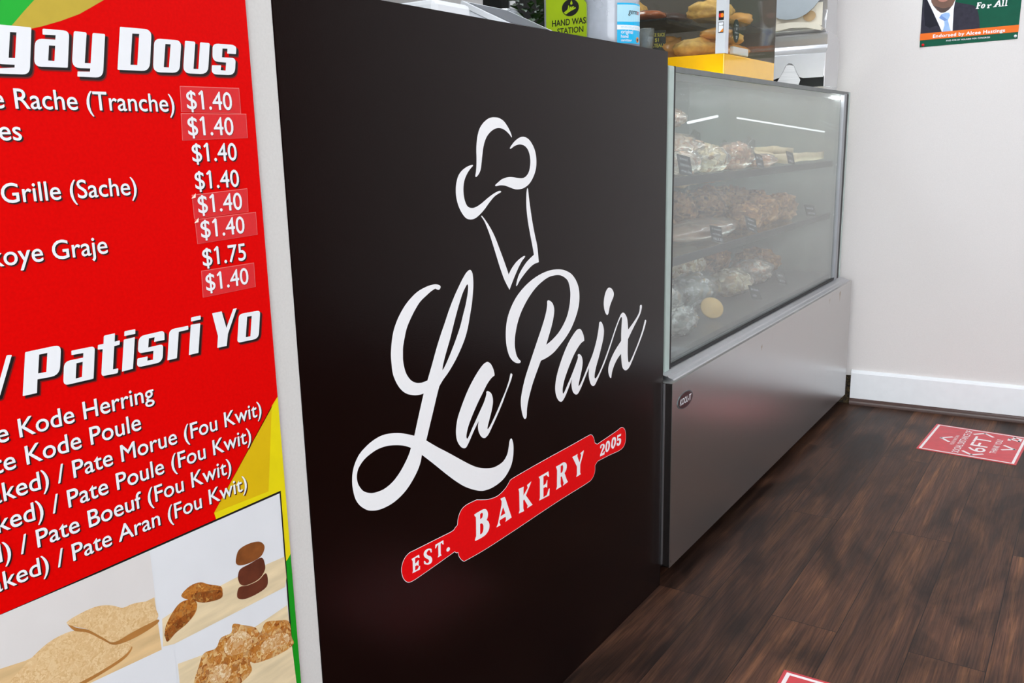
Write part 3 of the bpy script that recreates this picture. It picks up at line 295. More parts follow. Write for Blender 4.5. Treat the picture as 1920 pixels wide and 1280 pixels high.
M['crackedge'] = pr('photo_toasted_edge_print', (176, 120, 60), 0.4, var=0.15)
M['brittle'] = chunky('photo_brittle_print', [(164, 92, 30), (196, 126, 50), (140, 70, 20), (214, 160, 84)], 220, 0.4, 0, 0)
M['brittled'] = chunky('photo_brittle_dark_print', [(126, 64, 18), (160, 92, 34), (104, 50, 14), (196, 140, 70)], 220, 0.4, 0, 0)
M['cookie'] = pr('photo_cookie_print', (134, 76, 34), 0.4, var=0.25, scale=60)
M['cookied'] = pr('photo_cookie_dark_print', (98, 48, 30), 0.4, var=0.25, scale=60)
M['cluster'] = chunky('photo_cluster_print', [(176, 104, 34), (206, 146, 70), (150, 80, 22), (226, 190, 130), (186, 112, 40)], 190, 0.4, 0, 0)
M['cluster2'] = chunky('photo_cluster_light_print', [(222, 190, 140), (196, 132, 60), (236, 214, 176)], 220, 0.4, 0, 0)
M['sticker'] = pr('red_film', (222, 42, 46), 0.34, var=0.04, scale=200)
M['stickedge'] = pr('pale_film_edge', (236, 120, 116), 0.4, var=0.04)
def brushed(name, col, rough):
    T = NT(name); b = T.n('BsdfPrincipled'); T.l(b.outputs[0], T.out.inputs[0]); b.inputs['Metallic'].default_value = 1.0
    tc = T.n('TexCoord'); mp = T.n('Mapping'); mp.inputs['Scale'].default_value = (2, 2, 900); T.l(tc.outputs['Object'], mp.inputs[0])
    nz = T.n('TexNoise'); nz.inputs['Scale'].default_value = 3.0; nz.inputs['Detail'].default_value = 5; T.l(mp.outputs[0], nz.inputs['Vector'])
    c = s2l(col); rp = T.n('ValToRGB'); rp.color_ramp.elements[0].color = tuple(v * 0.93 for v in c[:3]) + (1,); rp.color_ramp.elements[1].color = tuple(min(1, v * 1.07) for v in c[:3]) + (1,)
    T.l(nz.outputs[0], rp.inputs[0])
    # a few faint vertical drip stains and smears
    mp2 = T.n('Mapping'); mp2.inputs['Scale'].default_value = (45, 45, 3.0); T.l(tc.outputs['Object'], mp2.inputs[0])
    n2 = T.n('TexNoise'); n2.inputs['Scale'].default_value = 1.0; n2.inputs['Detail'].default_value = 6; T.l(mp2.outputs[0], n2.inputs['Vector'])
    r2 = T.n('ValToRGB'); r2.color_ramp.elements[0].position = 0.64; r2.color_ramp.elements[0].color = (0, 0, 0, 1); r2.color_ramp.elements[1].position = 0.76; r2.color_ramp.elements[1].color = (1, 1, 1, 1)
    T.l(n2.outputs[0], r2.inputs[0])
    mx = T.n('Mix'); mx.data_type = 'RGBA'; T.l(rp.outputs[0], mx.inputs[6]); mx.inputs[7].default_value = s2l((176, 166, 152))
    ml = T.n('Math'); ml.operation = 'MULTIPLY'; ml.inputs[1].default_value = 0.15; T.l(r2.outputs[0], ml.inputs[0]); T.l(ml.outputs[0], mx.inputs[0])
    T.l(mx.outputs[2], b.inputs['Base Color'])
    mr = T.n('MapRange'); mr.inputs['To Min'].default_value = rough - 0.05; mr.inputs['To Max'].default_value = rough + 0.05; T.l(nz.outputs[0], mr.inputs[0]); T.l(mr.outputs[0], b.inputs['Roughness'])
    b.inputs['Anisotropic'].default_value = 0.35
    return T.m
M['steel'] = brushed('brushed_steel', (200, 198, 197), 0.3)
M['steelshade'] = pr('shaded_smooth_steel', (150, 146, 146), 0.08, metal=1.0, var=0.05)  # same steel, smoother and darker in colour so the return edge looks shaded
M['alu'] = pr('satin_aluminium', (196, 197, 202), 0.3, metal=1.0, var=0.03, scale=60)
M['chrome'] = pr('chrome_plate', (238, 238, 242), 0.25, metal=0.45, var=0.02)
M['satin'] = pr('satin_chrome', (205, 204, 206), 0.25, metal=0.65, var=0.03)
M['greenedge'] = pr('pale_green_glass_edge', (176, 192, 186), 0.25, var=0.04)
M['postgrey'] = pr('grey_post', (150, 152, 156), 0.35, metal=0.3, var=0.03)
M['seal'] = pr('black_rubber', (18, 17, 19), 0.5, var=0.1)
M['caseint'] = pr('case_lining', (140, 144, 143), 0.45, var=0.05, scale=6)
M['shelf'] = pr('shelf_metal', (118, 122, 122), 0.4, metal=0.5, var=0.08, scale=30)
M['traydark'] = pr('dark_tray', (66, 70, 70), 0.4, var=0.1)
M['cream'] = pr('cream_panel', (220, 212, 196), 0.35, var=0.03)
M['glass'] = glassy('fogged_glass', (245, 247, 246), 0.15, (200, 202, 200), 0.04, 1.5, 1.6, 0.35)
M['glassclear'] = glassy('clear_glass', (240, 245, 242), 0.03, (196, 204, 200), 0.02, 1.5)
M['acrylic'] = glassy('clear_acrylic', (244, 246, 244), 0.025, (205, 205, 200), 0.03, 1.3, f90=0.3)
M['plastic'] = glassy('clear_plastic', (236, 238, 242), 0.30, (226, 230, 236), 0.08, 1.4, 12, 0.8)
M['film'] = glassy('plastic_film', (236, 238, 238), 0.10, (220, 226, 226), 0.12, 1.5, 40, 0.9)
M['gel'] = pr('clear_gel', (240, 243, 248), 0.12, trans=0.2, ior=1.33, var=0.02)
M['mirror'] = pr('case_mirror', (150, 156, 155), 0.3, metal=0.6, var=0.03)
# floor: vinyl planks, brick pattern along x
def floor_mat():
    T = NT('dark_wood_planks'); b = T.n('BsdfPrincipled'); T.l(b.outputs[0], T.out.inputs[0])
    tc = T.n('TexCoord'); mp = T.n('Mapping'); mp.inputs['Location'].default_value = (0.61, 0.13, 0); T.l(tc.outputs['Object'], mp.inputs[0])
    br = T.n('TexBrick'); br.offset = 0.5; br.offset_frequency = 2; br.squash = 1.0
    setin(br, Scale=1.0); br.inputs['Mortar Size'].default_value = 0.0009; br.inputs['Brick Width'].default_value = 1.22; br.inputs['Row Height'].default_value = 0.1455
    br.inputs['Mortar Smooth'].default_value = 0.1; br.inputs['Bias'].default_value = 0.0
    br.inputs['Color1'].default_value = (0, 0, 0, 1); br.inputs['Color2'].default_value = (1, 1, 1, 1); br.inputs['Mortar'].default_value = (0.5, 0.5, 0.5, 1)
    T.l(mp.outputs[0], br.inputs['Vector'])
    # every plank shifts the grain
    ad = T.n('VectorMath'); ad.operation = 'MULTIPLY_ADD'; ad.inputs[1].default_value = (7.3, 3.1, 9.7); T.l(br.outputs['Color'], ad.inputs[0]); T.l(tc.outputs['Object'], ad.inputs[2])
    g = T.n('Mapping'); g.inputs['Scale'].default_value = (1.5, 22, 20); T.l(ad.outputs[0], g.inputs[0])
    n1 = T.n('TexNoise'); n1.inputs['Scale'].default_value = 1.6; n1.inputs['Detail'].default_value = 9; n1.inputs['Roughness'].default_value = 0.68; n1.inputs['Distortion'].default_value = 0.45; T.l(g.outputs[0], n1.inputs['Vector'])
    g2 = T.n('Mapping'); g2.inputs['Scale'].default_value = (2.0, 5.0, 7); T.l(ad.outputs[0], g2.inputs[0])
    n2 = T.n('TexNoise'); n2.inputs['Scale'].default_value = 1.0; n2.inputs['Detail'].default_value = 5; n2.inputs['Distortion'].default_value = 1.4; T.l(g2.outputs[0], n2.inputs['Vector'])
    r1 = T.n('ValToRGB'); e = r1.color_ramp.elements
    e[0].position = 0.28; e[0].color = s2l((54, 39, 32)); e[1].position = 0.72; e[1].color = s2l((118, 84, 60))
    x = e.new(0.5); x.color = s2l((82, 56, 44))
    T.l(n1.outputs[0], r1.inputs[0])
    g3 = T.n('Mapping'); g3.inputs['Scale'].default_value = (9, 330, 60); T.l(ad.outputs[0], g3.inputs[0])
    n3 = T.n('TexNoise'); n3.inputs['Scale'].default_value = 1.0; n3.inputs['Detail'].default_value = 4; n3.inputs['Distortion'].default_value = 0.3; T.l(g3.outputs[0], n3.inputs['Vector'])
    r5 = T.n('ValToRGB'); r5.color_ramp.elements[0].position = 0.34; r5.color_ramp.elements[0].color = (0.55, 0.52, 0.50, 1); r5.color_ramp.elements[1].position = 0.6; r5.color_ramp.elements[1].color = (1.12, 1.12, 1.12, 1); T.l(n3.outputs[0], r5.inputs[0])
    m0 = T.n('Mix'); m0.data_type = 'RGBA'; m0.blend_type = 'MULTIPLY'; m0.inputs[0].default_value = 1.0; T.l(r1.outputs[0], m0.inputs[6]); T.l(r5.outputs[0], m0.inputs[7])
    r2 = T.n('ValToRGB'); r2.color_ramp.elements[0].position = 0.36; r2.color_ramp.elements[0].color = (0.34, 0.33, 0.335, 1); r2.color_ramp.elements[1].position = 0.62; r2.color_ramp.elements[1].color = (1.1, 1.04, 0.98, 1)
    T.l(n2.outputs[0], r2.inputs[0])
    m1 = T.n('Mix'); m1.data_type = 'RGBA'; m1.blend_type = 'MULTIPLY'; m1.inputs[0].default_value = 1.0; T.l(m0.outputs[2], m1.inputs[6]); T.l(r2.outputs[0], m1.inputs[7])
    r3 = T.n('ValToRGB'); r3.color_ramp.elements[0].color = (0.62, 0.62, 0.66, 1); r3.color_ramp.elements[1].color = (1.25, 1.16, 1.08, 1); T.l(br.outputs['Color'], r3.inputs[0])
    m2 = T.n('Mix'); m2.data_type = 'RGBA'; m2.blend_type = 'MULTIPLY'; m2.inputs[0].default_value = 1.0; T.l(m1.outputs[2], m2.inputs[6]); T.l(r3.outputs[0], m2.inputs[7])
    m3 = T.n('Mix'); m3.data_type = 'RGBA'; T.l(br.outputs['Fac'], m3.inputs[0]); T.l(m2.outputs[2], m3.inputs[6]); m3.inputs[7].default_value = s2l((16, 10, 9))
    T.l(m3.outputs[2], b.inputs['Base Color'])
    mr = T.n('MapRange'); mr.inputs['To Min'].default_value = 0.36; mr.inputs['To Max'].default_value = 0.55; T.l(n1.outputs[0], mr.inputs[0]); T.l(mr.outputs[0], b.inputs['Roughness'])
    b.inputs['Specular IOR Level'].default_value = 0.22
    bp = T.n('Bump'); bp.inputs['Strength'].default_value = 0.15; bp.inputs['Distance'].default_value = 0.001; T.l(n1.outputs[0], bp.inputs['Height']); T.l(bp.outputs[0], b.inputs['Normal'])
    return T.m
M['floor'] = floor_mat()

# ------------------------------------------------------------------ the room
WN = Vector((-0.996817, -0.07972371, 0)); WU = Vector((0.07972371, -0.996817, 0)); W0 = Vector((1.821, -0.024, 0))
XL, XR, YF, YB = -4.6, 2.15, -3.3, 2.5
struct(MB().box(XL, XR, YF, YB, -0.05, 0.0).build('floor', M['floor']))
struct(MB().box(XL, XR, YF, YB, CEIL, CEIL + 0.05).build('ceiling', M['ceil']))
def endpt(t, d=0.0): return W0 + WU * t - WN * d        # t metres along the wall towards the customers, d behind its face
a, b_ = endpt(-2.55), endpt(3.3); c_, d_ = endpt(3.3, 0.12), endpt(-2.55, 0.12)
struct(MB().prism([(p.x, p.y) for p in (a, b_, c_, d_)], 2, 0.0, CEIL).build('wall_end', M['wall']))
struct(MB().box(XL, -1.1125, 0.0, 0.12, 0.0, CEIL, bev=0.002).build('wall_left', M['wallstrip']))
struct(MB().box(XL, XR, YB, YB + 0.1, 0, CEIL).build('wall_back', M['backwall']))
struct(MB().box(XL - 0.1, XL, YF, YB, 0, CEIL).build('wall_near', M['wall']))
struct(MB().box(XL, XR, YF - 0.1, YF, 0, CEIL).build('wall_front', M['frontwall']))
def along(poly, t0, t1, mat, name):
    """profile (d in front of the wall, z) swept along the end wall"""
    m = MB(); n = len(poly); vs = [endpt(t, -d) + Vector((0, 0, z)) for t in (t0, t1) for d, z in poly]
    fs = [tuple(range(n)), tuple(range(2 * n - 1, n - 1, -1))] + [(i, n + i, n + (i + 1) % n, (i + 1) % n) for i in range(n)]
    bm = bmesh.new(); V = [bm.verts.new(v) for v in vs]
    for f in fs: bm.faces.new([V[i] for i in f])
    m.bm(bm); return struct(m.build(name, mat))
along([(0.0, 0.024), (0.016, 0.024), (0.016, 0.128), (0.012, 0.135), (0.006, 0.139), (0, 0.139)], 0.006, 3.2, M['base'], 'baseboard_end')
along([(0.0, 0.0)] + [(0.012 + 0.016 * math.sin(k * math.pi / 12), 0.003 + 0.022 * math.cos(k * math.pi / 12)) for k in range(7)] + [(0.028, 0.0)], 0.006, 3.2, M['qr'], 'trim_1')
along([(0.0, 0.0), (0.010, 0.0), (0.007, 0.03), (0.008, 0.06), (0.004, 0.09), (0.005, 0.112), (0, 0.115)], -0.06, 0.006, M['grime'], 'corner_gap')  # dirty corner gap, its dark shade mixed into the grime colours
# ceiling lights
M['lamp'] = emit('lamp_diffuser', (236, 246, 255), LAMP_STRENGTH)
M['lampframe'] = pr('lamp_frame', (235, 235, 235), 0.5)
for i, (x, y) in enumerate(LAMPS):
    t = thing('ceiling_light', (x, y, CEIL), 'flush rectangular ceiling light panel overhead', 'ceiling light', 'ceiling light panels')
    MB().box(x - 0.62, x + 0.62, y - 0.32, y + 0.32, CEIL - 0.02, CEIL).build('frame', M['lampframe'], t)
    MB().box(x - 0.58, x + 0.58, y - 0.28, y + 0.28, CEIL - 0.026, CEIL - 0.02).build('diffuser', M['lamp'], t)

# ------------------------------------------------------------------ menu sign on the left wall
sg = thing('menu_sign', (-1.45, 0.0, 0.8), 'large red menu sign with prices and pastry photos on the white wall', 'menu sign')
SX0, SX1, SZ0, SZ1 = -2.1, -1.1535, 0.22, 1.62
MB().box(SX0, SX1, -0.003, 0.0, SZ0, SZ1).build('board', M['signred'], sg)
def clipx(poly, xm=SX1, x0=SX0, z0=SZ0, z1=SZ1):
    def cut(P, f):
        out = []
        for i in range(len(P)):
            p, q = P[i], P[(i + 1) % len(P)]; a, b = f(p), f(q)
            if a >= 0: out.append(p)
            if a * b < 0: t = a / (a - b); out.append((p[0] + (q[0] - p[0]) * t, p[1] + (q[1] - p[1]) * t))
        return out
    for f in (lambda p: xm - p[0], lambda p: p[0] - x0, lambda p: p[1] - z0, lambda p: z1 - p[1]): poly = cut(poly, f)
    return poly
def artlay(mb, key, w, mi, smooth=False, clip=SX1):
    P = T10(D_art[key]); P = clipx(P, clip)
    if smooth: P = spline([(x, y, 0) for x, y in P], 4)
    lay(mb, FRONT, fill([P]), w, mi)
m = MB(); artlay(m, 'olive', 0.0034, 0); artlay(m, 'green', 0.0037, 1)
m.build('colour_swoosh', [M['olive'], M['green']], sg)
m = MB(); artlay(m, 'yellow', 0.0034, 2); artlay(m, 'yellow2', 0.0037, 3); artlay(m, 'green2', 0.0036, 4)
m.build('colour_swoosh', [M['olive'], M['green'], M['yellow'], M['amber'], M['green2']], sg)
FX = SX1 - 0.0085
m = MB(); artlay(m, 'frame', 0.0040, 0, clip=-1.1585); m.build('photo_frame', M['black'], sg)
pc = MB(); pm = ['paper', 'photogrey', 'board', 'board2', 'cracker', 'crackedge', 'brittle', 'brittled', 'cookie', 'cookied', 'cluster', 'cluster2']
PI = {k: i for i, k in enumerate(pm)}
for i, (k, mt, sm) in enumerate([('paper', 'paper', 0), ('photoL', 'photogrey', 0), ('boardL', 'board', 0), ('cr2e', 'crackedge', 1), ('cr2', 'cracker', 1), ('cr1e', 'crackedge', 1), ('cr1', 'cracker', 1), ('photoR', 'paper', 0), ('boardR', 'board2', 0),
        ('br2', 'brittle', 1), ('br2d', 'brittled', 1), ('br1', 'brittle', 1), ('br1d', 'brittled', 1), ('ck3', 'cookied', 1), ('ck2', 'cookied', 1), ('ck1', 'cookie', 1), ('photoB', 'paper', 0), ('boardB', 'board2', 0), ('cc1', 'cluster', 1), ('cc2', 'cluster2', 1), ('cc3', 'cluster2', 1), ('cc4', 'cluster2', 1)]):
    artlay(pc, k, 0.0043 + i * 0.00012, PI[mt], sm, -1.1615)
pc.build('pastry_photos', [M[k] for k in pm], sg)
SHD = [(0.0017, -0.0017, -0.0006, 0.0, 2), (0.0012, -0.0012, -0.0003, 0.0, 1)]
for nm, data in (('first_heading', D_head1), ('second_heading', D_head2)):
    m = MB()
    for contours in data:
        cs = [T10(c) for c in contours]
        lay(m, FRONT, fill([[(x + 0.0027, y - 0.0026) for x, y in c] for c in cs], 0.0009), 0.0042, 2)
        lay(m, FRONT, fill([[(x + 0.0023, y - 0.0022) for x, y in c] for c in cs]), 0.0045, 1)
        lay(m, FRONT, fill(cs), 0.0048, 0)
    m.build('heading', [M['white'], M['black'], M['dred']], sg)
xs_ref = None
def price_text(m, t, x0, x1, z, w, shd):
    s = text(m, FRONT, t, x0, x1, z, w, 0, 0.008, shadow=shd)
    e0 = ext(glyphs(t))[0]; r1 = ext(glyphs('$1'))[1]; st = 0.085
    X = lambda a: x0 + (a - e0) * s
    P = [(X(r1 - st), z + 0.715 * s), (X(r1 - st - 0.15), z + 0.59 * s), (X(r1 - st - 0.11), z + 0.525 * s), (X(r1 - st * 0.3), z + 0.625 * s), (X(r1 - st * 0.3), z + 0.715 * s)]
    lay(m, FRONT, fill([P]), w + 0.0009, 0)
for i, (t, pre, x0, x1, z) in enumerate(D_lines):
    m = MB(); kw = dict(xscale=xs_ref) if t == 'es' else {}
    r = text(m, FRONT, t, x0 / 1e4, x1 / 1e4, z / 1e4, 0.0056, 0, 0.008, pre=pre, shadow=SHD, **kw)
    if i == 0: xs_ref = r
    m.build('menu_line', [M['white'], M['black'], M['dred']], sg)
for i, (t, pre, x0, x1, z) in enumerate(D_prices):
    if i in D_stick:
        q = T10(D_stick[i]); m = MB()
        c = Vector((sum(p[0] for p in q) / 4, sum(p[1] for p in q) / 4))
        lay(m, FRONT, fill([q]), 0.0046 + 0.0001 * i, 1)
        lay(m, FRONT, fill([[(p[0] + (0.0006 if p[0] < c.x else -0.0006), p[1] + (0.0002 if p[1] < c.y else -0.0007)) for p in q]]), 0.0048 + 0.0001 * i, 0)
        if i in (4, 5):     # lifted corner
            p = q[0]; m.add([FRONT.P(p[0] - 0.001, p[1] - 0.004, 0.0037), FRONT.P(p[0] + 0.005, p[1] + 0.0015, 0.0037), FRONT.P(p[0] + 0.0015, p[1] - 0.003, 0.0075)], [(0, 1, 2)], 2)
        par = m.build('price_sticker', [M['sticker'], M['stickedge'], M['cream']], sg)
        par['label'] = 'red price sticker stuck over the printed price'
        m = MB(); price_text(m, t, x0 / 1e4, x1 / 1e4, z / 1e4, 0.0068, [(0.0007, -0.0008, -0.0005, 0.0, 1)])
        m.build('price', [M['white'], M['dred']], par)
    else:
        m = MB(); price_text(m, t, x0 / 1e4, x1 / 1e4, z / 1e4, 0.0056, SHD)
        m.build('price', [M['white'], M['black'], M['dred']], sg)

# ------------------------------------------------------------------ service counter with the logo front
ct = thing('service_counter', (-0.555, 0.3, 0.0), 'dark brown service counter with white chef hat logo on its front', 'counter')
CH = 1.25
MB().box(-1.110, -0.004, 0.008, 0.55, 0.0, CH - 0.022).build('body', M['lam'], ct)
MB().box(-1.1115, 0.0, 0.0, 0.008, 0.0, CH).build('front_panel', M['lam'], ct)
MB().box(-1.110, -0.002, 0.008, 0.55, CH - 0.022, CH - 0.001).build('worktop', M['worktop'], ct)
m = MB()
for cs in D_hat: lay(m, FRONT, fill([spline(T10(c)) for c in cs]), 0.0006)
m.build('chef_hat_emblem', M['vinyl'], ct)
m = MB()
for cs in D_script: lay(m, FRONT, fill([spline(T10(c)) for c in cs]), 0.0006)
m.build('script_lettering', M['vinyl'], ct)
m = MB(); cs = [spline(T10(D_pin[0]))]
lay(m, FRONT, fill(cs, 0.0009), 0.0005, 1); lay(m, FRONT, fill(cs), 0.0008, 0)
rpn = m.build('rolling_pin_emblem', [M['vinylred'], M['vinyl']], ct)
for i0, i1 in ((0, 6), (6, 10), (10, 14)):
    m = MB()
    for cs in D_let[i0:i1]: lay(m, FRONT, fill([spline(T10(c)) for c in cs]), 0.0012)
    m.build('emblem_lettering', M['vinyl'], rpn)

# ------------------------------------------------------------------ refrigerated display case
dc = thing('display_case', (0.87, 0.33, 0.0), 'stainless steel and glass bakery display case beside the dark counter', 'display case')
CX0, CX1, CY1 = 0.055, 1.725, 0.67
MB().box(0.012, 1.752, 0.002, CY1, 0.075, 0.505).build('base_cabinet', M['dark'], dc)
MB().box(0.05, 1.70, 0.09, CY1 - 0.05, 0.0, 0.075).build('kick_plate', M['dark'], dc)
# folded steel tray that covers the front
m = MB(); m.box(0.003, 1.755, -0.023, -0.0215, 0.050, 0.513); m.box(1.7535, 1.755, -0.0215, 0.002, 0.050, 0.513)
m.box(0.003, 1.755, -0.0215, 0.020, 0.5115, 0.513); m.box(0.003, 1.755, -0.0215, 0.002, 0.050, 0.0515)
m.add([(0.0085, -0.0232, 0.062), (0.0100, -0.0232, 0.062), (0.0108, -0.0232, 0.067), (0.0090, -0.0232, 0.067)], [(0, 1, 2, 3)], 1)
for (x, z, w_, h_) in ((1.575, 0.492, 0.011, 0.034), (1.425, 0.488, 0.004, 0.016), (0.655, 0.470, 0.006, 0.012)):
    m.add([(x - w_, -0.02315, z), (x + w_ * 0.6, -0.02315, z + 0.006), (x + w_, -0.02315, z - 0.002), (x + w_ * 0.35, -0.02315, z - h_ * 0.5), (x + 0.0008, -0.02315, z - h_), (x - 0.0008, -0.02315, z - h_), (x - w_ * 0.4, -0.02315, z - h_ * 0.45)], [tuple(range(6, -1, -1))], 2)
fp = m.build('front_panel', [M['steel'], M['dark'], pr('dried_drip', (172, 158, 142), 0.5, metal=0.3, var=0.1)], dc)
MB().box(0.003, 0.0045, -0.0213, -0.002, 0.050, 0.511).build('panel_return', M['steelshade'], fp)
MB().box(0.0005, 0.003, -0.004, -0.0005, 0.055, 0.511).build('side_flange', M['alu'], dc)
# badge
M['badgering'] = pr('badge_ring', (96, 104, 106), 0.35, metal=0.4)
BU = Frame((0.0785, -0.023, 0.4560), (1, 0, 0), (0, 0, 1))
m = MB(); E1 = ell(0, 0, 0.0475, 0.0205, 40)
for (sc, w0, mi) in ((1.0, 0.0012, 0), (0.90, 0.0015, 1)):
    lay(m, BU, fill([[(x * sc, y * sc) for x, y in E1]]), w0, mi)
vs = [BU.P(x, y, w) for w in (0.0, 0.0012) for x, y in E1]; m.add(vs, [(i, (i + 1) % 40, 40 + (i + 1) % 40, 40 + i) for i in range(40)], 0)
bd = m.build('badge', [M['badgering'], pr('badge_maroon', (52, 14, 20), 0.3, var=0.3, scale=50)], dc)
m = MB(); text(m, BU, 'KOOL-IT', -0.034, 0.034, -0.0075, 0.0018, 0, 0.02, cap=0.0155, shear=0.12); m.build('badge_lettering', M['white'], bd)
# sill and glass box
m = MB(); m.prism([(-0.014, 0.513), (0.052, 0.513), (0.052, 0.528), (0.026, 0.527), (0.004, 0.520), (0.002, 0.5215), (-0.002, 0.5185), (-0.012, 0.5155)], 0, 0.03, 1.752); m.build('sill', M['alu'], dc)
GZ0, GZ1 = 0.528, 1.218
m = MB(); m.box(0.070, 1.70, 0.022, 0.027, 0.5265, 0.534); m.build('bottom_seal', M['seal'], dc)
MB().box(0.088, 1.662, 0.028, 0.034, GZ0, GZ1).build('front_glass', M['glass'], dc)
MB().box(0.055, 1.752, 0.026, CY1, GZ1, GZ1 + 0.008).build('top_glass', M['glassclear'], dc)
m = MB(); m.box(0.055, 1.752, 0.0225, 0.026, GZ1 - 0.004, GZ1 + 0.008); m.build('top_edge_trim', M['shelf'], dc)
MB().box(1.746, 1.752, 0.034, CY1, GZ0, GZ1).build('side_glass', M['glassclear'], dc)
MB().box(0.056, 0.062, 0.06, CY1, GZ0, GZ1).build('side_glass', M['glassclear'], dc)
m = MB(); m.box(0.050, 0.080, 0.018, 0.034, GZ0 - 0.012, GZ1 + 0.008, 0, 0.003); m.box(0.0795, 0.088, 0.019, 0.034, GZ0 - 0.012, GZ1 + 0.008, 1); m.build('corner_post', [M['greenedge'], M['seal']], dc)
m = MB(); m.box(1.660, 1.692, 0.020, 0.034, GZ0 - 0.012, GZ1, 0, 0.002); m.box(1.692, 1.726, 0.022, 0.034, GZ0 - 0.014, GZ1, 1); m.box(1.726, 1.752, 0.022, 0.034, GZ0 - 0.014, GZ1 + 0.008, 2, 0.002); m.build('corner_post', [M['postgrey'], M['seal'], M['greenedge']], dc)
MB().box(0.065, 1.715, CY1 - 0.02, CY1 - 0.005, 0.54, GZ1).build('back_door', M['mirror'], dc)
MB().box(0.065, 1.715, 0.05, CY1 - 0.02, 0.528, 0.545).build('deck', M['shelf'], dc)
M['shelffill'] = emit('shelf_fill_glow', (246, 250, 255), 9.0)
SH1, SH2, SH0 = 0.972, 0.776, 0.545
for z in (SH1, SH2):
    m = MB(); m.box(0.075, 1.70, 0.067, 0.60, z - 0.008, z, 0); m.box(0.075, 1.70, 0.060, 0.066, z - 0.018, z + 0.003, 1)
    m.build('shelf', [M['glassclear'], M['traydark']], dc)
    MB().box(0.10, 1.68, 0.0665, 0.075, z - 0.018, z - 0.011).build('glow_strip', M['shelffill'], dc)  # hidden strip added under the shelf front to brighten the lower goods
M['tube'] = emit('case_bar_glow', (244, 250, 255), 1.7)
M['tube2'] = emit('case_strip', (250, 252, 255), 26.0)
def glowbar(p, q, r, mat):
    m = MB(); m.tube([p, q], r); o = m.build('glow_bar', mat, dc); return o
GLOW_BARS = [((0.85, 0.30, 1.117), (1.104, 0.30, 1.140), 0.0042), ((1.298, 0.30, 1.137), (1.63, 0.080, 1.083), 0.0028)]  # slim glowing bars laid along the bright streaks above the top shelf
for p, q, r in GLOW_BARS: glowbar(p, q, r, M['tube'])
m = MB(); m.box(1.56, 1.66, 0.038, 0.044, 1.198, 1.206); m.build('glow_strip', M['tube2'], dc)
m = MB(); m.box(0.10, 1.66, 0.0445, 0.056, 1.200, 1.214); m.build('light_housing', M['caseint'], dc)
m = MB(); m.box(0.12, 1.64, 0.0565, 0.062, 1.203, 1.212); m.build('glow_strip', M['tube2'], dc)  # strip added out of sight behind the housing to brighten the interior

# ---- food inside the case
def lump(seed, amp=0.22, fr=2.4, pinch=0.0):
    o = Vector((seed * 3.7, seed * 1.9, seed * 5.3))
    def fn(p):
        k = 1 + amp * mnoise.noise(p * fr + o) + amp * 0.45 * mnoise.noise(p * fr * 2.6 + o)
        return k
    return fn
M['popmix'] = chunky('popcorn_mix', [(226, 196, 170), (238, 226, 210), (196, 140, 108), (244, 240, 232), (210, 160, 130)], 85, 0.4, 0.6, 0.9)
M['candy'] = chunky('peanut_candy', [(206, 132, 92), (228, 176, 130), (180, 104, 66), (236, 208, 172)], 110, 0.4, 0.5, 0.9)
M['flat'] = pr('flatbread', (226, 206, 168), 0.6, var=0.12, scale=40, bump=0.3)
M['brownbake'] = chunky('brown_bake', [(120, 78, 46), (178, 128, 78), (98, 64, 40), (206, 160, 104)], 90, 0.6, 0.1, 1.0)
M['coco'] = chunky('coconut_mix', [(222, 198, 150), (246, 232, 204), (160, 120, 76), (250, 244, 228)], 75, 0.55, 0.2, 0.9)
M['brownbag'] = chunky('filled_brown_bag', [(170, 124, 92), (184, 140, 108), (160, 112, 84), (196, 160, 130)], 24, 0.25, 0.8, 0.3)
M['clearbag'] = chunky('filled_clear_bag', [(150, 156, 150), (202, 208, 204), (112, 112, 98), (236, 242, 242), (178, 146, 98)], 60, 0.16, 1.0, 1.0)
M['gold'] = pr('golden_cracker', (222, 184, 110), 0.5, var=0.1, scale=50)
M['card'] = pr('chalk_card', (44, 50, 54), 0.6, var=0.1)
M['chalk'] = pr('chalk_writing', (214, 222, 226), 0.7, var=0.05)
def bag(name, x0, x1, z0, z1, y0, y1, mat, seed, label, cat, group=None, tie=True, amp=0.2):
    c = ((x0 + x1) / 2, (y0 + y1) / 2, z0)
    t = thing(name, c, label, cat, group)
    r = ((x1 - x0) / 2, (y1 - y0) / 2, (z1 - z0) / 2); fn = lump(seed, amp)
    m = MB(); m.sphere((c[0], c[1], z0 + r[2]), r, 0, 36, 22, fn=fn)
    for v in m.v: v.z = max(v.z, z0 + 0.0005)
    m.build('contents', mat, t)
    m = MB(); f2 = lump(seed + 0.37, amp * 1.2, 4.0)
    m.sphere((c[0], c[1], z0 + r[2]), (r[0] * 1.06, r[1] * 1.06, r[2] * 1.06), 0, 28, 18, fn=f2)
    for v in m.v: v.z = max(v.z, z0 + 0.0003)
    if tie:
        rng = random.Random(seed); ang = rng.uniform(-0.6, 0.6); d = Vector((math.cos(ang), -0.35, 0.35)).normalized()
        b0 = Vector((c[0], c[1], z0 + r[2] * 1.3)) + d * r[0] * 0.35; n = 10
        vs = [b0 + d * 0.0]; vs = []
        up = d.orthogonal().normalized(); w = d.cross(up)
        for ring, (dd, rr) in enumerate(((0, .016), (0.015, .005), (0.04, .018))):
            for k in range(n):
                q = rr * (1 + 0.35 * (k % 2)); a = 2 * math.pi * k / n; vs.append(b0 + d * dd + (up * math.cos(a) + w * math.sin(a)) * q)
        m.add(vs, [(i * n + k, i * n + (k + 1) % n, (i + 1) * n + (k + 1) % n, (i + 1) * n + k) for i in (0, 1) for k in range(n)], 0, True)
    m.build('plastic_wrap', M['film'], t); return t
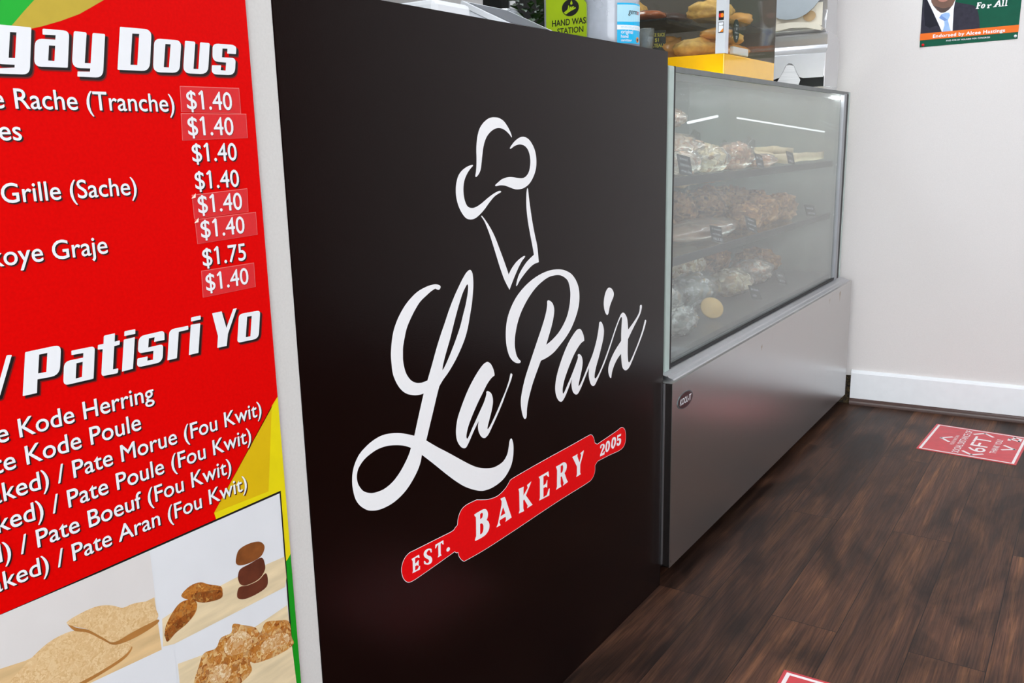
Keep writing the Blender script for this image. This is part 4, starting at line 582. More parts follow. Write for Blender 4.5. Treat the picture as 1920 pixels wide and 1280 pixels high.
def sheet(name, x0, x1, y0, y1, z, th, mat, seed, label, cat, group=None, tilt=(0, 0), rag=0.1):
    rng = random.Random(seed); nx, ny = 10, 5; top = []; cx, cy = (x0 + x1) / 2, (y0 + y1) / 2
    bm = bmesh.new(); V = {}
    for s in (0, 1):
        for i in range(nx + 1):
            for j in range(ny + 1):
                u, v = i / nx - .5, j / ny - .5
                if i in (0, nx) or j in (0, ny): k = 1 + rag * mnoise.noise(Vector((u * 6, v * 6, seed)))
                else: k = 1
                X = u * (x1 - x0) * k; Y = v * (y1 - y0) * k
                zz = z + th * s + tilt[0] * (u + .5) + tilt[1] * (v + .5) + 0.35 * th * (mnoise.noise(Vector((u * 3, v * 3, seed + 5))) + 0.6)
                V[s, i, j] = bm.verts.new((cx + X, cy + Y, zz))
    for i in range(nx):
        for j in range(ny):
            bm.faces.new((V[1, i, j], V[1, i + 1, j], V[1, i + 1, j + 1], V[1, i, j + 1])); bm.faces.new((V[0, i, j], V[0, i, j + 1], V[0, i + 1, j + 1], V[0, i + 1, j]))
    for i in range(nx):
        for j in (0, ny): bm.faces.new((V[0, i, j], V[0, i + 1, j], V[1, i + 1, j], V[1, i, j]))
    for j in range(ny):
        for i in (0, nx): bm.faces.new((V[0, i, j], V[0, i, j + 1], V[1, i, j + 1], V[1, i, j]))
    o = MB().bm(bm, 0, None, True).build(name, mat, loc=(cx, cy, z)); return tag(o, label, cat, group)
def blob(name, c, r, mat, seed, label, cat, group=None, amp=0.2, fr=2.4):
    m = MB(); m.sphere((c[0], c[1], c[2] + r[2] * 0.93), r, 0, 28, 18, fn=lump(seed, amp, fr))
    for v in m.v: v.z = max(v.z, c[2])
    return tag(m.build(name, mat, loc=c), label, cat, group)
def scribble(m, fr, a0, a1, y, h, w, mi, seed):
    """chalk handwriting too small to read: a run of short slanted strokes"""
    rng = random.Random(seed); x = a0; t = h * 0.13
    while x < a1:
        kind = rng.random(); hh = h * rng.uniform(0.6, 1.0); d = h * rng.uniform(-0.1, 0.25)
        lay(m, fr, ([(x, y), (x + t, y), (x + d + t, y + hh), (x + d, y + hh)], [(0, 1, 2, 3)]), w, mi)
        if kind > 0.35: lay(m, fr, ([(x, y + hh * 0.55), (x + h * 0.4, y + hh * 0.45), (x + h * 0.4, y + hh * 0.45 + t), (x, y + hh * 0.55 + t)], [(0, 1, 2, 3)]), w * 1.1, mi)
        if kind > 0.6: lay(m, fr, ([(x + h * 0.38, y), (x + h * 0.38 + t, y), (x + h * 0.34 + t, y + hh * 0.6), (x + h * 0.34, y + hh * 0.6)], [(0, 1, 2, 3)]), w, mi)
        x += h * rng.uniform(0.45, 0.7)
def card(x0, x1, z0, z1, y, lines, label, lean=0.02, skew=0.0):
    c = ((x0 + x1) / 2, y, z0)
    z0 += max(0.0, -skew) * (x1 - x0) * 0.95; z1 += max(0.0, -skew) * (x1 - x0) * 0.95
    t = thing('price_card', c, label, 'price card')
    u = Vector((1, 0.0, skew)); v = Vector((-skew, lean / (z1 - z0), 1))
    fr = Frame((x0, y, z0), u, v); w_, h = x1 - x0, z1 - z0
    m = MB(); P = [fr.P(a, b, w) for w in (0, -0.0015) for a, b in rect(0, w_, 0, h)]
    m.add(P, [(0, 1, 2, 3), (7, 6, 5, 4), (0, 4, 5, 1), (1, 5, 6, 2), (2, 6, 7, 3), (3, 7, 4, 0)]); m.build('card', M['card'], t)
    m = MB(); n = len(lines)
    for i, s in enumerate(lines):
        yb = h * (1 - (i + 0.85) / (n + 0.15)); hh = h * 0.5 / n
        if isinstance(s, int): scribble(m, fr, w_ * 0.12, w_ * (0.12 + 0.13 * s), yb, hh, 0.0006, 0, int(x0 * 997) + i)
        else: text(m, fr, s, w_ * 0.12, w_ * (0.88 if len(s) > 3 else 0.6), yb, 0.0006, 0, 0.006, cap=hh * 1.1)
    m.build('writing', M['chalk'], t); return t
# top shelf
Z = SH1 + 0.001
bag('snack_bag', 0.30, 0.48, Z, Z + 0.062, 0.085, 0.165, M['popmix'], 1, 'plastic bag of pinkish popcorn nearest the left corner of the top shelf', 'snack bag', 'snack bags in the case')
bag('snack_bag', 0.50, 0.80, Z, Z + 0.105, 0.185, 0.33, M['popmix'], 2, 'large bulging popcorn bag in the middle of the top shelf heap', 'snack bag', 'snack bags in the case', amp=0.28)
bag('snack_bag', 0.505, 0.70, Z + 0.128, Z + 0.182, 0.22, 0.32, M['popmix'], 3, 'rounded popcorn bag lying on top of the heap by the left post', 'snack bag', 'snack bags in the case', tie=False)
bag('snack_bag', 0.50, 0.66, Z, Z + 0.072, 0.075, 0.165, M['coco'], 4, 'pale snack bag with a shiny twisted neck at the top shelf edge', 'snack bag', 'snack bags in the case')
bag('snack_bag', 0.69, 0.90, Z, Z + 0.080, 0.08, 0.175, M['candy'], 5, 'tan nut mix bag beside the middle price card of the top shelf', 'snack bag', 'snack bags in the case')
bag('snack_bag', 0.94, 1.14, Z, Z + 0.04, 0.085, 0.17, M['candy'], 6, 'orange peanut candy bag lying low between two top shelf price cards', 'snack bag', 'snack bags in the case', tie=False)
fl = [(0.92, 1.15, 0.20, 0.42, 0.024, .05, 'tilted pale flatbread leaning up beside the popcorn heap', (-0.02, 0.06)), (1.16, 1.38, 0.19, 0.40, 0.014, .03, 'pale flatbread sheet in the middle of the top shelf stack', (-0.012, 0.03)),
      (1.26, 1.66, 0.085, 0.18, 0.0, .0, 'pale flatbread sheet at the bottom right of the top shelf', (0.0, 0.0)), (1.40, 1.66, 0.20, 0.40, 0.026, .0, 'pale flatbread sheet topmost at the right of the top shelf', (-0.006, 0.0))]
for i, (x0, x1, y0, y1, dz, _, lb, tl) in enumerate(fl): sheet('flatbread', x0, x1, y0, y1, Z + dz + 0.003, 0.026, M['flat'], i + 3, lb, 'flatbread', 'flatbreads on the top shelf', tl)
card(0.250, 0.335, Z, Z + 0.05, 0.072, [5, 6, 6], 'black price card at the left end of the top shelf', 0.012, -0.12)
card(0.845, 0.915, Z, Z + 0.042, 0.072, [6, 4], 'black price card in front of the tan nut bag', 0.012, -0.12)
card(1.165, 1.245, Z, Z + 0.042, 0.072, [4, 5], 'black price card in front of the flatbreads', 0.012, -0.12)
# middle shelf
Z = SH2 + 0.001
bag('bread_bag', 0.36, 0.86, Z, Z + 0.060, 0.09, 0.235, M['brownbag'], 11, 'long brown loaf in shiny wrap on the middle shelf', 'bread bag', tie=False, amp=0.10)
rng = random.Random(5)
for i, (x, y, sx, sy, sz, lb) in enumerate([(0.712, 0.36, .082, .07, .055, 'brown pastry behind the wrapped loaf nearest the left post'), (0.912, 0.37, .085, .07, .060, 'brown pastry behind the middle of the wrapped loaf'),
        (0.968, 0.15, .070, .055, .044, 'brown pastry at the right tip of the wrapped loaf'), (1.15, 0.36, .10, .075, .064, 'large brown pastry behind the second middle shelf card'), (1.16, 0.16, .085, .06, .052, 'brown pastry in the front row centre of the middle shelf'),
        (1.40, 0.36, .10, .075, .060, 'brown pastry toward the back right of the middle shelf'), (1.37, 0.16, .085, .06, .048, 'brown pastry in front of the bluish price card'), (1.61, 0.34, .070, .07, .046, 'small brown pastry at the far right of the middle shelf')]):
    blob('brown_pastry', (x, y, Z), (sx, sy, sz), M['brownbake'], 20 + i, lb, 'pastry', 'brown pastries on the middle shelf', 0.34, 4.2)
sheet('pale_cake', 0.82, 1.00, 0.30, 0.42, Z + 0.136, 0.018, M['flat'], 31, 'pale cake slice lying high on the brown pastries, middle shelf', 'cake', None, (0.01, 0.015))
blob('nut_cluster', (1.17, 0.36, Z + 0.139), (0.085, 0.05, 0.018), M['candy'], 33, 'knobbly nut cluster heaped at the peak of the middle shelf', 'nut cluster', None, 0.4, 5)
bag('snack_bag', 0.44, 0.60, Z, Z + 0.085, 0.25, 0.34, M['coco'], 34, 'yellowish snack bag behind the left end of the wrapped loaf', 'snack bag', 'snack bags in the case', tie=False)
card(0.485, 0.575, Z, Z + 0.046, 0.072, [6, 5, 'PACK $3'], 'black price card reading PACK $3 in front of the wrapped loaf', 0.012, -0.16)
card(0.775, 0.875, Z, Z + 0.044, 0.072, [5, 6, 4], 'black price card at the right tip of the wrapped loaf', 0.012, -0.2)
card(1.42, 1.55, Z, Z + 0.040, 0.072, [5, 6], 'bluish price card near the right end of the middle shelf', 0.012, -0.1)
# bottom deck
Z = SH0 + 0.001
bag('snack_bag', 0.27, 0.44, Z, Z + 0.078, 0.075, 0.155, M['clearbag'], 41, 'clear crinkled bag lowest in the left corner of the case', 'snack bag', 'snack bags in the case', amp=0.3)
bag('snack_bag', 0.38, 0.60, Z, Z + 0.105, 0.175, 0.265, M['clearbag'], 42, 'clear crinkled bag standing behind the lowest left bag', 'snack bag', 'snack bags in the case', amp=0.3)
bag('snack_bag', 0.655, 0.90, Z, Z + 0.105, 0.185, 0.31, M['clearbag'], 43, 'big clear bag with bright folds behind the round cracker', 'snack bag', 'snack bags in the case', amp=0.25)
bag('snack_bag', 0.945, 1.165, Z, Z + 0.085, 0.150, 0.29, M['coco'], 44, 'clear bag of pale bites behind the bottom price card', 'snack bag', 'snack bags in the case', amp=0.2)
bag('snack_bag', 1.215, 1.44, Z, Z + 0.085, 0.17, 0.30, M['popmix'], 45, 'clear bag of brown bites at the right of the bottom deck', 'snack bag', 'snack bags in the case', amp=0.2, tie=False)
for i, (x, y, s, mt, lb) in enumerate([(0.80, 0.45, .125, 'coco', 'pale coconut clump at the left of the bottom deck back row'), (1.10, 0.45, .125, 'coco', 'pale coconut clump in the centre of the bottom deck back row'), (1.38, 0.45, .110, 'brownbake', 'browner coconut clump at the right of the bottom deck back row')]):
    blob('coconut_clump', (x, y, Z), (s, 0.10, 0.085), M[mt], 50 + i, lb, 'coconut clump', 'coconut clumps on the bottom deck', 0.26, 4)
blob('brown_pastry', (1.575, 0.30, Z), (0.075, 0.09, 0.05), M['brownbake'], 57, 'brown pastry at the far right of the bottom deck', 'pastry', None, 0.3, 3.5)
m = MB(); cc = (0.60, 0.115, Z); m.lathe([(0.0001, 0), (0.032, 0.0), (0.035, 0.003), (0.032, 0.006), (0.0001, 0.007)], (0, 0, 0), 32, 0, M=Matrix.Translation((0.620, 0.120, Z + 0.0315)) @ Vector((-0.62, -0.55, 0.62)).to_track_quat('Z', 'Y').to_matrix().to_4x4(), cap=False)
tag(m.build('round_cracker', M['gold'], loc=cc), 'round golden cracker leaning at the front of the bottom deck', 'cracker')
card(0.885, 0.985, Z + 0.004, Z + 0.049, 0.085, [6, 3], 'dark price card leaning at the front of the bottom deck', 0.02, -0.2)
card(1.215, 1.32, Z + 0.004, Z + 0.049, 0.10, [4, 5], 'dark price card farther right on the bottom deck', 0.02, -0.2)

# ------------------------------------------------------------------ acrylic pastry cabinet on the case top
TZ = GZ1 + 0.0085
AX0, AX1, AY0, AY1 = 0.476, 0.90, 0.050, 0.50
ac = thing('pastry_cabinet', ((AX0 + AX1) / 2, (AY0 + AY1) / 2, TZ), 'clear acrylic pastry cabinet with yellow base on the case top', 'pastry cabinet')
M['yel'] = pr('yellow_acrylic', (248, 186, 6), 0.16, var=0.02, coat=0.5)
M['taupe'] = pr('taupe_panel', (92, 84, 78), 0.5, var=0.05)
AZ = 1.283
MB().box(AX0, AX1, AY0, AY1, TZ, AZ, 0, 0.002).build('base', M['yel'], ac)
MB().box(AX0, AX0 + 0.004, AY0, AY1, AZ, 1.66).build('side_panel', M['acrylic'], ac)
MB().box(AX0 + 0.004, AX1 - 0.004, AY0, AY0 + 0.004, AZ, 1.66).build('front_panel', M['acrylic'], ac)
MB().box(AX1 - 0.004, AX1, AY0, AY1, AZ, 1.66).build('end_panel', M['taupe'], ac)
MB().box(AX0, AX1, AY0, AY1, 1.66, 1.666).build('top_panel', M['acrylic'], ac)
M['whiteplas'] = pr('white_plastic_strip', (214, 217, 222), 0.25, var=0.02)
m = MB(); m.box(AX0 - 0.002, AX0, AY0 - 0.002, AY0 + 0.024, AZ, 1.662); m.box(AX0, AX0 + 0.022, AY0 - 0.002, AY0, AZ, 1.662)
cs_ = m.build('corner_strip', M['whiteplas'], ac)
SF = Frame((AX0 - 0.002, AY0 + 0.022, 1.31), (0, -1, 0), (0, 0, 1))
M['orange'] = pr('orange_print', (245, 140, 20), 0.4); M['redp'] = pr('red_print_small', (225, 20, 30), 0.4)
m = MB(); lay(m, SF, fill([rect(0.005, 0.019, 0.055, 0.078)]), 0.0005, 1); lay(m, SF, fill([ell(0.0095, 0.067, 0.0042, 0.0055)]), 0.0008, 2); lay(m, SF, fill([ell(0.0145, 0.067, 0.0042, 0.0055)]), 0.0009, 3)
lay(m, SF, fill([rect(0.005, 0.019, 0.024, 0.051)]), 0.0005, 1); lay(m, SF, fill([rect(0.006, 0.018, 0.026, 0.0495)]), 0.0008, 0); lay(m, SF, fill([[(0.009, 0.026), (0.018, 0.026), (0.018, 0.035)]]), 0.0010, 3)
scribble(m, SF, 0.0072, 0.0165, 0.0405, 0.004, 0.0010, 1, 3)
m.build('card_stickers', [M['white'], M['black'], M['redp'], M['orange']], cs_)
MB().box(AX0 + 0.006, AX1 - 0.006, AY0 + 0.012, 0.215, 1.372, 1.376).build('shelf', M['acrylic'], ac)
# oval sign and pastries inside
M['crust'] = pr('golden_crust', (240, 180, 100), 0.55, var=0.28, scale=55, bump=0.5)
M['bun'] = pr('glazed_bun', (234, 166, 92), 0.22, var=0.25, scale=14, coat=0.6)
M['darkcake'] = pr('dark_cake', (74, 48, 40), 0.45, var=0.3, scale=50, coat=0.4)
M['brownglaze'] = pr('brown_glaze', (178, 96, 58), 0.2, var=0.2, scale=20, coat=0.8)
blob('crusty_bread', (0.556, 0.160, AZ + 0.001), (0.058, 0.064, 0.026), M['crust'], 61, 'crusty golden bread nearest the left side of the yellow cabinet', 'bread', None, 0.18)
blob('crusty_bread', (0.62, 0.27, AZ + 0.001), (0.05, 0.06, 0.034), M['bun'], 62, 'folded brown pastry behind the crusty golden bread', 'pastry', None, 0.3, 3)
blob('glazed_bun', (0.565, 0.105, AZ + 0.044), (0.055, 0.045, 0.016), M['bun'], 63, 'glazed bun lying on top of the crusty bread', 'bun', None, 0.1)
blob('plain_roll', (0.72, 0.12, AZ + 0.001), (0.07, 0.05, 0.022), M['bun'], 64, 'brown roll low behind the white corner strip', 'bread roll', None, 0.15)
blob('plain_roll', (0.70, 0.125, AZ + 0.040), (0.055, 0.045, 0.019), M['crust'], 65, 'tan roll behind the black oval sign', 'bread roll', None, 0.15)
m = MB(); m.box(0.58, 0.70, 0.062, 0.074, AZ + 0.005, AZ + 0.026, 0, 0.003)
tag(m.build('white_box', M['white'], loc=(0.64, 0.068, AZ)), 'small white box at the front of the pastry cabinet', 'box')
m = MB(); F2 = Frame((0.560, 0.056, AZ + 0.036), (1, 0, 0), (0, 0, 1)); lay(m, F2, fill([ell(0.02, 0.028, 0.022, 0.030)]), 0.0, 0)
lay(m, F2, fill([ell(0.02, 0.028, 0.022, 0.030)]), -0.002, 0)
scribble(m, F2, 0.008, 0.030, 0.040, 0.006, 0.0006, 1, 8); text(m, F2, '&', 0.017, 0.023, 0.031, 0.0006, 1, 0.01); scribble(m, F2, 0.006, 0.032, 0.021, 0.006, 0.0006, 1, 9); text(m, F2, '$7', 0.014, 0.027, 0.008, 0.0006, 1, 0.01, cap=0.008)
tag(m.build('oval_sign', [M['black'], M['white']], loc=(0.58, 0.056, AZ)), 'black oval sign with white writing inside the pastry cabinet', 'sign')
blob('crusty_bread', (0.60, 0.14, 1.377), (0.075, 0.06, 0.03), M['crust'], 66, 'crusty bread on the upper shelf of the pastry cabinet', 'bread', None, 0.22)
blob('glazed_bun', (0.76, 0.13, 1.377), (0.05, 0.055, 0.022), M['bun'], 67, 'glazed bun at the right of the upper cabinet shelf', 'bun', None, 0.15)
# things standing behind it on the counter side
FT = Frame((0.12, 0.40, 0), (1, 0, 0), (0, 0, 1))
ds = thing('back_counter', (0.3, 0.95, 0.0), 'low brown back counter behind the front counter', 'counter')
MB().box(-0.9, 1.5, 0.8, 1.2, 0.0, 1.23).build('body', M['taupe'], ds); MB().box(-0.92, 1.5, 0.78, 1.22, 1.23, 1.26).build('worktop', M['worktop'], ds)
tr = tag(MB().box(AX0 + 0.02, 0.80, 0.225, 0.47, 1.383, 1.388, 0, 0.001).build('tray', M['dark'], loc=(0.63, 0.35, 1.383)), 'dark flat tray held high in the back of the pastry cabinet', 'tray')
blob('long_loaf', (0.550, 0.30, 1.3885), (0.055, 0.05, 0.016), M['brownglaze'], 71, 'shiny brown loaf at the left of the dark tray', 'bread', None, 0.08)
blob('wrapped_cake', (0.705, 0.295, 1.3885), (0.080, 0.050, 0.020), M['darkcake'], 72, 'dark wrapped cake at the right of the dark tray', 'cake', None, 0.1, 3)
blob('crusty_bread', (0.66, 0.425, 1.3885), (0.10, 0.05, 0.045), M['crust'], 73, 'tall crusty bread at the back of the dark tray', 'bread', None, 0.2)
m = MB(); m.lathe([(0.018, 0), (0.0205, 0.055), (0.0215, 0.057), (0.0215, 0.060), (0.019, 0.060), (0.019, 0.056), (0.0165, 0.003)], (0.506, 0.285, AZ + 0.022), 24, 0)
cp = thing('clear_cup', (0.506, 0.285, AZ), 'clear cup of white cream between the bottle and the chalk card', 'cup')
m2 = MB(); m2.box(0.484, 0.528, 0.264, 0.306, AZ + 0.0005, AZ + 0.022, 0, 0.002); m2.build('cup_base', M['dark'], cp); m.build('cup_wall', M['plastic'], cp)
MB().lathe([(0.0160, 0), (0.0170, 0.035)], (0.506, 0.285, AZ + 0.0255), 24, 0).build('cream', M['white'], cp)
M['ychalk'] = pr('yellow_chalk', (222, 206, 70), 0.6, var=0.1); M['bcard'] = pr('black_card', (22, 22, 20), 0.5, var=0.1)
KF = Frame((0.545, 0.302, AZ + 0.030), (0.45, -0.9, 0), (0, 0, 1))
ck = thing('chalk_card', (0.56, 0.27, AZ), 'black card with yellow writing CAKE SLICE leaning in the cabinet', 'price card')
m = MB(); P = [KF.P(a, b, w) for w in (0, -0.002) for a, b in rect(0, 0.052, -0.029, 0.052)]
m.add(P, [(0, 1, 2, 3), (7, 6, 5, 4), (0, 4, 5, 1), (1, 5, 6, 2), (2, 6, 7, 3), (3, 7, 4, 0)]); m.build('card', M['bcard'], ck)
m = MB(); text(m, KF, 'CAKE SLICE', 0.004, 0.049, 0.036, 0.0007, 0, 0.02, cap=0.009); text(m, KF, '$1', 0.022, 0.032, 0.022, 0.0007, 0, 0.02, cap=0.010); text(m, KF, 'GATEAU', 0.004, 0.046, 0.007, 0.0007, 0, 0.02, cap=0.010)
m.build('writing', M['ychalk'], ck)

# ------------------------------------------------------------------ chrome dispensers stacked at the end of the case
M['flapm'] = pr('satin_grey_flap', (168, 174, 178), 0.4, metal=0.5, var=0.03)
DX, DY0, DY1, DZ = 1.50, 0.056, 0.304, TZ
M['tissue'] = pr('paper_towel', (206, 204, 206), 0.85, var=0.12, scale=8, stretch=(1, 1, 60))
lo = thing('napkin_dispenser', (1.59, 0.18, DZ), 'lower chrome napkin dispenser with bell shaped slot on the case top', 'napkin dispenser')
prof = [(0.000, 0.014), (0.000, 0.128), (0.016, 0.146), (0.022, 0.158), (0.018, 0.180), (0.014, 0.194), (0.022, 0.201), (0.150, 0.196), (0.178, 0.180), (0.190, 0.120), (0.186, 0.014)]
m = MB(); m.prism([(DX + x, DZ + z) for x, z in prof], 1, DY0, DY1, 0, None, 0.002); m.build('body', M['satin'], lo)
m = MB(); m.box(DX + 0.004, DX + 0.184, DY0 + 0.002, DY1 - 0.002, DZ, DZ + 0.014); m.build('base', M['satin'], lo)
m = MB(); m.box(DX - 0.0015, DX, DY0 + 0.002, DY1 - 0.002, DZ + 0.014, DZ + 0.05); m.build('slot', M['dark'], lo)
NF = Frame((DX - 0.002, DY1, DZ), (0, -1, 0), (0, 0, 1)); Wd = DY1 - DY0
bell = [(Wd * 0.30, 0.048), (Wd * 0.36, 0.052), (Wd * 0.40, 0.070), (Wd * 0.44, 0.092), (Wd * 0.48, 0.100), (Wd * 0.53, 0.098), (Wd * 0.57, 0.088), (Wd * 0.61, 0.066), (Wd * 0.65, 0.050), (Wd * 0.70, 0.046)]
plate = [(0.001, 0.014 + 0.030), (Wd * 0.28, 0.046)] + bell + [(Wd * 0.72, 0.046), (Wd - 0.004, 0.046), (Wd - 0.001, 0.128), (0.001, 0.128)]
m = MB(); lay(m, NF, fill([plate]), 0.003, 0)
vs = [NF.P(x, y, w) for w in (0.003, -0.001) for x, y in plate]; k = len(plate); m.add(vs, [(i, (i + 1) % k, k + (i + 1) % k, k + i) for i in range(k)], 0)
m.build('front_plate', M['chrome'], lo)
nap = [(Wd * 0.28, 0.02), (Wd * 0.33, 0.040), (Wd * 0.40, 0.068), (Wd * 0.45, 0.093), (Wd * 0.50, 0.094), (Wd * 0.56, 0.090), (Wd * 0.61, 0.062), (Wd * 0.66, 0.040), (Wd * 0.63, 0.018)]
m = MB(); lay(m, NF, fill([nap]), 0.0012, 0); vs = [NF.P(x, y, w) for w in (0.0012, -0.0005) for x, y in nap]; k = len(nap); m.add(vs, [(i, (i + 1) % k, k + (i + 1) % k, k + i) for i in range(k)], 0)
m.build('napkin', M['tissue'], lo)
UZ = DZ + 0.2015; UX = DX + 0.012
up = thing('towel_dispenser', (1.60, 0.19, UZ), 'upper chrome paper towel dispenser stacked on the napkin dispenser', 'towel dispenser')
UY0, UY1 = 0.066, 0.296; Wu = UY1 - UY0
prof = [(0.018, 0.0), (0.008, 0.012), (0.012, 0.040), (0.022, 0.075), (0.012, 0.110), (0.0, 0.160), (0.0, 0.30), (0.02, 0.33), (0.150, 0.33), (0.165, 0.16), (0.150, 0.09), (0.165, 0.02), (0.160, 0.0)]
m = MB(); m.prism([(UX + x, UZ + z) for x, z in prof], 1, UY0, UY1, 0, None, 0.002); m.build('body', M['satin'], up)
UF = Frame((UX - 0.002, UY1, UZ), (0, -1, 0), (0, 0, 1))
flap = [(0.004, 0.110), (0.02, 0.096), (0.045, 0.070), (0.07, 0.054), (0.10, 0.048), (0.135, 0.050), (0.165, 0.062), (0.19, 0.082), (Wu - 0.022, 0.104), (Wu - 0.006, 0.124), (Wu - 0.002, 0.137), (0.0, 0.122)]
m = MB(); vs = [UF.P(x, y, w + (0.138 - y) * 0.10) for w in (0.006, 0.003) for x, y in flap]; k = len(flap)
m.add(vs, [tuple(range(k)), tuple(range(2 * k - 1, k - 1, -1))] + [(i, k + i, k + (i + 1) % k, (i + 1) % k) for i in range(k)], 0); m.build('flap', M['flapm'], up)
m = MB(); lip = [(0.000, 0.0), (0.004, 0.022), (0.05, 0.036), (0.11, 0.040), (0.17, 0.034), (Wu - 0.02, 0.026), (Wu - 0.008, 0.012), (Wu - 0.012, 0.004), (0.17, 0.016), (0.11, 0.020), (0.05, 0.012)]
vs = [UF.P(x, y, w) for w in (0.010, -0.01) for x, y in lip]; k = len(lip)
m.add(vs, [(i, k + i, k + (i + 1) % k, (i + 1) % k) for i in range(k)], 0); lay(m, UF, fill([lip]), 0.010, 0); m.build('lower_lip', M['cream'], up)
m = MB(); m.box(UX + 0.0, UX + 0.004, UY0 + 0.012, UY1 - 0.006, UZ + 0.022, UZ + 0.10); m.build('opening', M['cream'], up)
m = MB(); rc = [UF.P(0.175 + 0.022 * math.cos(a), 0.056 + 0.018 * math.sin(a), 0.0035) for a in [2 * math.pi * k / 20 for k in range(20)]]; m.add(rc, [tuple(range(20))]); m.build('towel_roll', pr('kraft_core', (176, 148, 112), 0.8, var=0.1), up)

# ------------------------------------------------------------------ things on the service counter
CT = CH + 0.0005
M['green_sign'] = pr('lime_sign', (178, 208, 4), 0.35, var=0.03)
hs = thing('hand_wash_sign', (0.012, 0.235, CT), 'lime green HAND WASH STATION sign standing on the counter', 'sign')
SGW = 0.142
MB().box(0.0, 0.024, 0.31 - SGW, 0.31, CT, 1.46, 0, 0.002).build('frame', M['alu'], hs)
HF = Frame((0.0, 0.31, 1.25), (0, -1, 0), (0, 0, 1))
m = MB(); lay(m, HF, fill([rect(0.006, SGW - 0.004, 0.002, 0.205)]), 0.0006, 0); pnl = m.build('panel', M['green_sign'], hs)
m = MB(); lay(m, HF, fill([ell(0.0705, 0.112, 0.0222, 0.0182)]), 0.0010, 0)
lay(m, HF, fill([spline([(0.053, 0.103, 1), (0.059, 0.0985, 1), (0.070, 0.104, 0), (0.0835, 0.109, 0), (0.084, 0.1115, 0), (0.078, 0.1115, 0), (0.0805, 0.114, 0), (0.077, 0.1145, 0), (0.073, 0.111, 0), (0.0735, 0.1145, 0), (0.070, 0.113, 0), (0.069, 0.108, 0), (0.068, 0.1155, 0), (0.0655, 0.117, 0), (0.063, 0.109, 0)])]), 0.0013, 1)
lay(m, HF, fill([spline([(0.0735, 0.128, 1), (0.0765, 0.121, 0), (0.0735, 0.118, 0), (0.0705, 0.121, 0)])]), 0.0013, 1)
text(m, HF, 'HAND WASH', 0.0225, 0.1215, 0.0752, 0.0010, 0, 0.020, cap=0.0138); text(m, HF, 'STATION', 0.036, 0.1035, 0.0575, 0.0010, 0, 0.020, cap=0.0128)
m.build('sign_print', [M['black'], M['green_sign']], pnl)
# sanitizer pump bottle
BX, BY = -0.130, 0.0665
sb = thing('sanitizer_bottle', (BX, BY, CT), 'clear hand sanitizer bottle with blue label on the counter edge', 'bottle')
m = MB(); m.lathe([(0.046, 0.0), (0.052, 0.003), (0.054, 0.012), (0.0535, 0.05), (0.054, 0.088), (0.0545, 0.092), (0.0585, 0.098), (0.059, 0.135), (0.056, 0.160), (0.040, 0.182), (0.018, 0.195), (0.016, 0.21)], (BX, BY, CT), 40); m.build('bottle_body', M['plastic'], sb)
MB().lathe([(0.044, 0.004), (0.050, 0.008), (0.0515, 0.02), (0.0512, 0.05), (0.0515, 0.088), (0.0555, 0.100), (0.0565, 0.135), (0.054, 0.152)], (BX, BY, CT), 36).build('gel', M['gel'], sb)
m = MB(); m.lathe([(0.019, 0.205), (0.019, 0.235), (0.008, 0.24), (0.008, 0.262)], (BX, BY, CT), 24); m.tube([(BX, BY, CT + 0.258), (BX - 0.02, BY - 0.02, CT + 0.262), (BX - 0.035, BY - 0.03, CT + 0.250)], 0.006); m.build('pump', M['white'], sb)
class Cyl:
    def __init__(s, c, r, a0): s.c = Vector(c); s.r = r; s.a0 = a0; am = a0 + 0.8; s.n = Vector((math.cos(am), math.sin(am), 0))
    def P(s, a, b, w=0.0):
        t = s.a0 + a / s.r; return s.c + Vector((math.cos(t) * (s.r + w), math.sin(t) * (s.r + w), b))
LB = Cyl((BX, BY, CT), 0.0548, math.radians(216)); LW = 0.092
def strip(z0, z1, a0=0.0, a1=LW, n=14, zf0=None, zf1=None):
    vs = []; fs = []
    for i in range(n + 1):
        a = a0 + (a1 - a0) * i / n; vs += [(a, zf0(a) if zf0 else z0), (a, zf1(a) if zf1 else z1)]
    return vs, [(2 * i, 2 * i + 2, 2 * i + 3, 2 * i + 1) for i in range(n)]
M['cyan'] = pr('cyan_label', (20, 180, 232), 0.35, var=0.04); M['paleblue'] = pr('pale_blue_label', (176, 224, 242), 0.35, var=0.06, scale=12); M['greyl'] = pr('grey_label', (110, 114, 128), 0.4)
m = MB(); lay(m, LB, strip(0.006, 0.083), 0.0002, 0)
lay(m, LB, strip(0.050, 0.078, zf0=lambda a: 0.047 + 0.10 * max(0, a - 0.03), zf1=lambda a: 0.080 - 0.02 * abs(a - 0.04)), 0.0004, 1)
lay(m, LB, strip(0.032, 0.041), 0.0005, 2)
lay(m, LB, strip(0.001, 0.006), 0.0004, 3)
text(m, LB, 'germ', 0.024, 0.049, 0.062, 0.0007, 4, 0.004, cap=0.0105, shear=0.15); text(m, LB, 'x', 0.050, 0.057, 0.062, 0.0007, 5, 0.01, cap=0.0105, shear=0.15)
text(m, LB, 'moisturizing', 0.008, 0.060, 0.0345, 0.0008, 1, 0.0, cap=0.006); text(m, LB, 'original', 0.008, 0.036, 0.0245, 0.0008, 2, 0.012, cap=0.0075); text(m, LB, 'hand', 0.008, 0.024, 0.0165, 0.0008, 2, 0.012, cap=0.006); text(m, LB, 'sanitizer', 0.008, 0.033, 0.0095, 0.0008, 2, 0.012, cap=0.005)
lay(m, LB, fill([ell(0.053, 0.014, 0.006, 0.0055, 20)]), 0.0008, 6); lay(m, LB, fill([ell(0.053, 0.0135, 0.003, 0.003, 16)]), 0.001, 4)
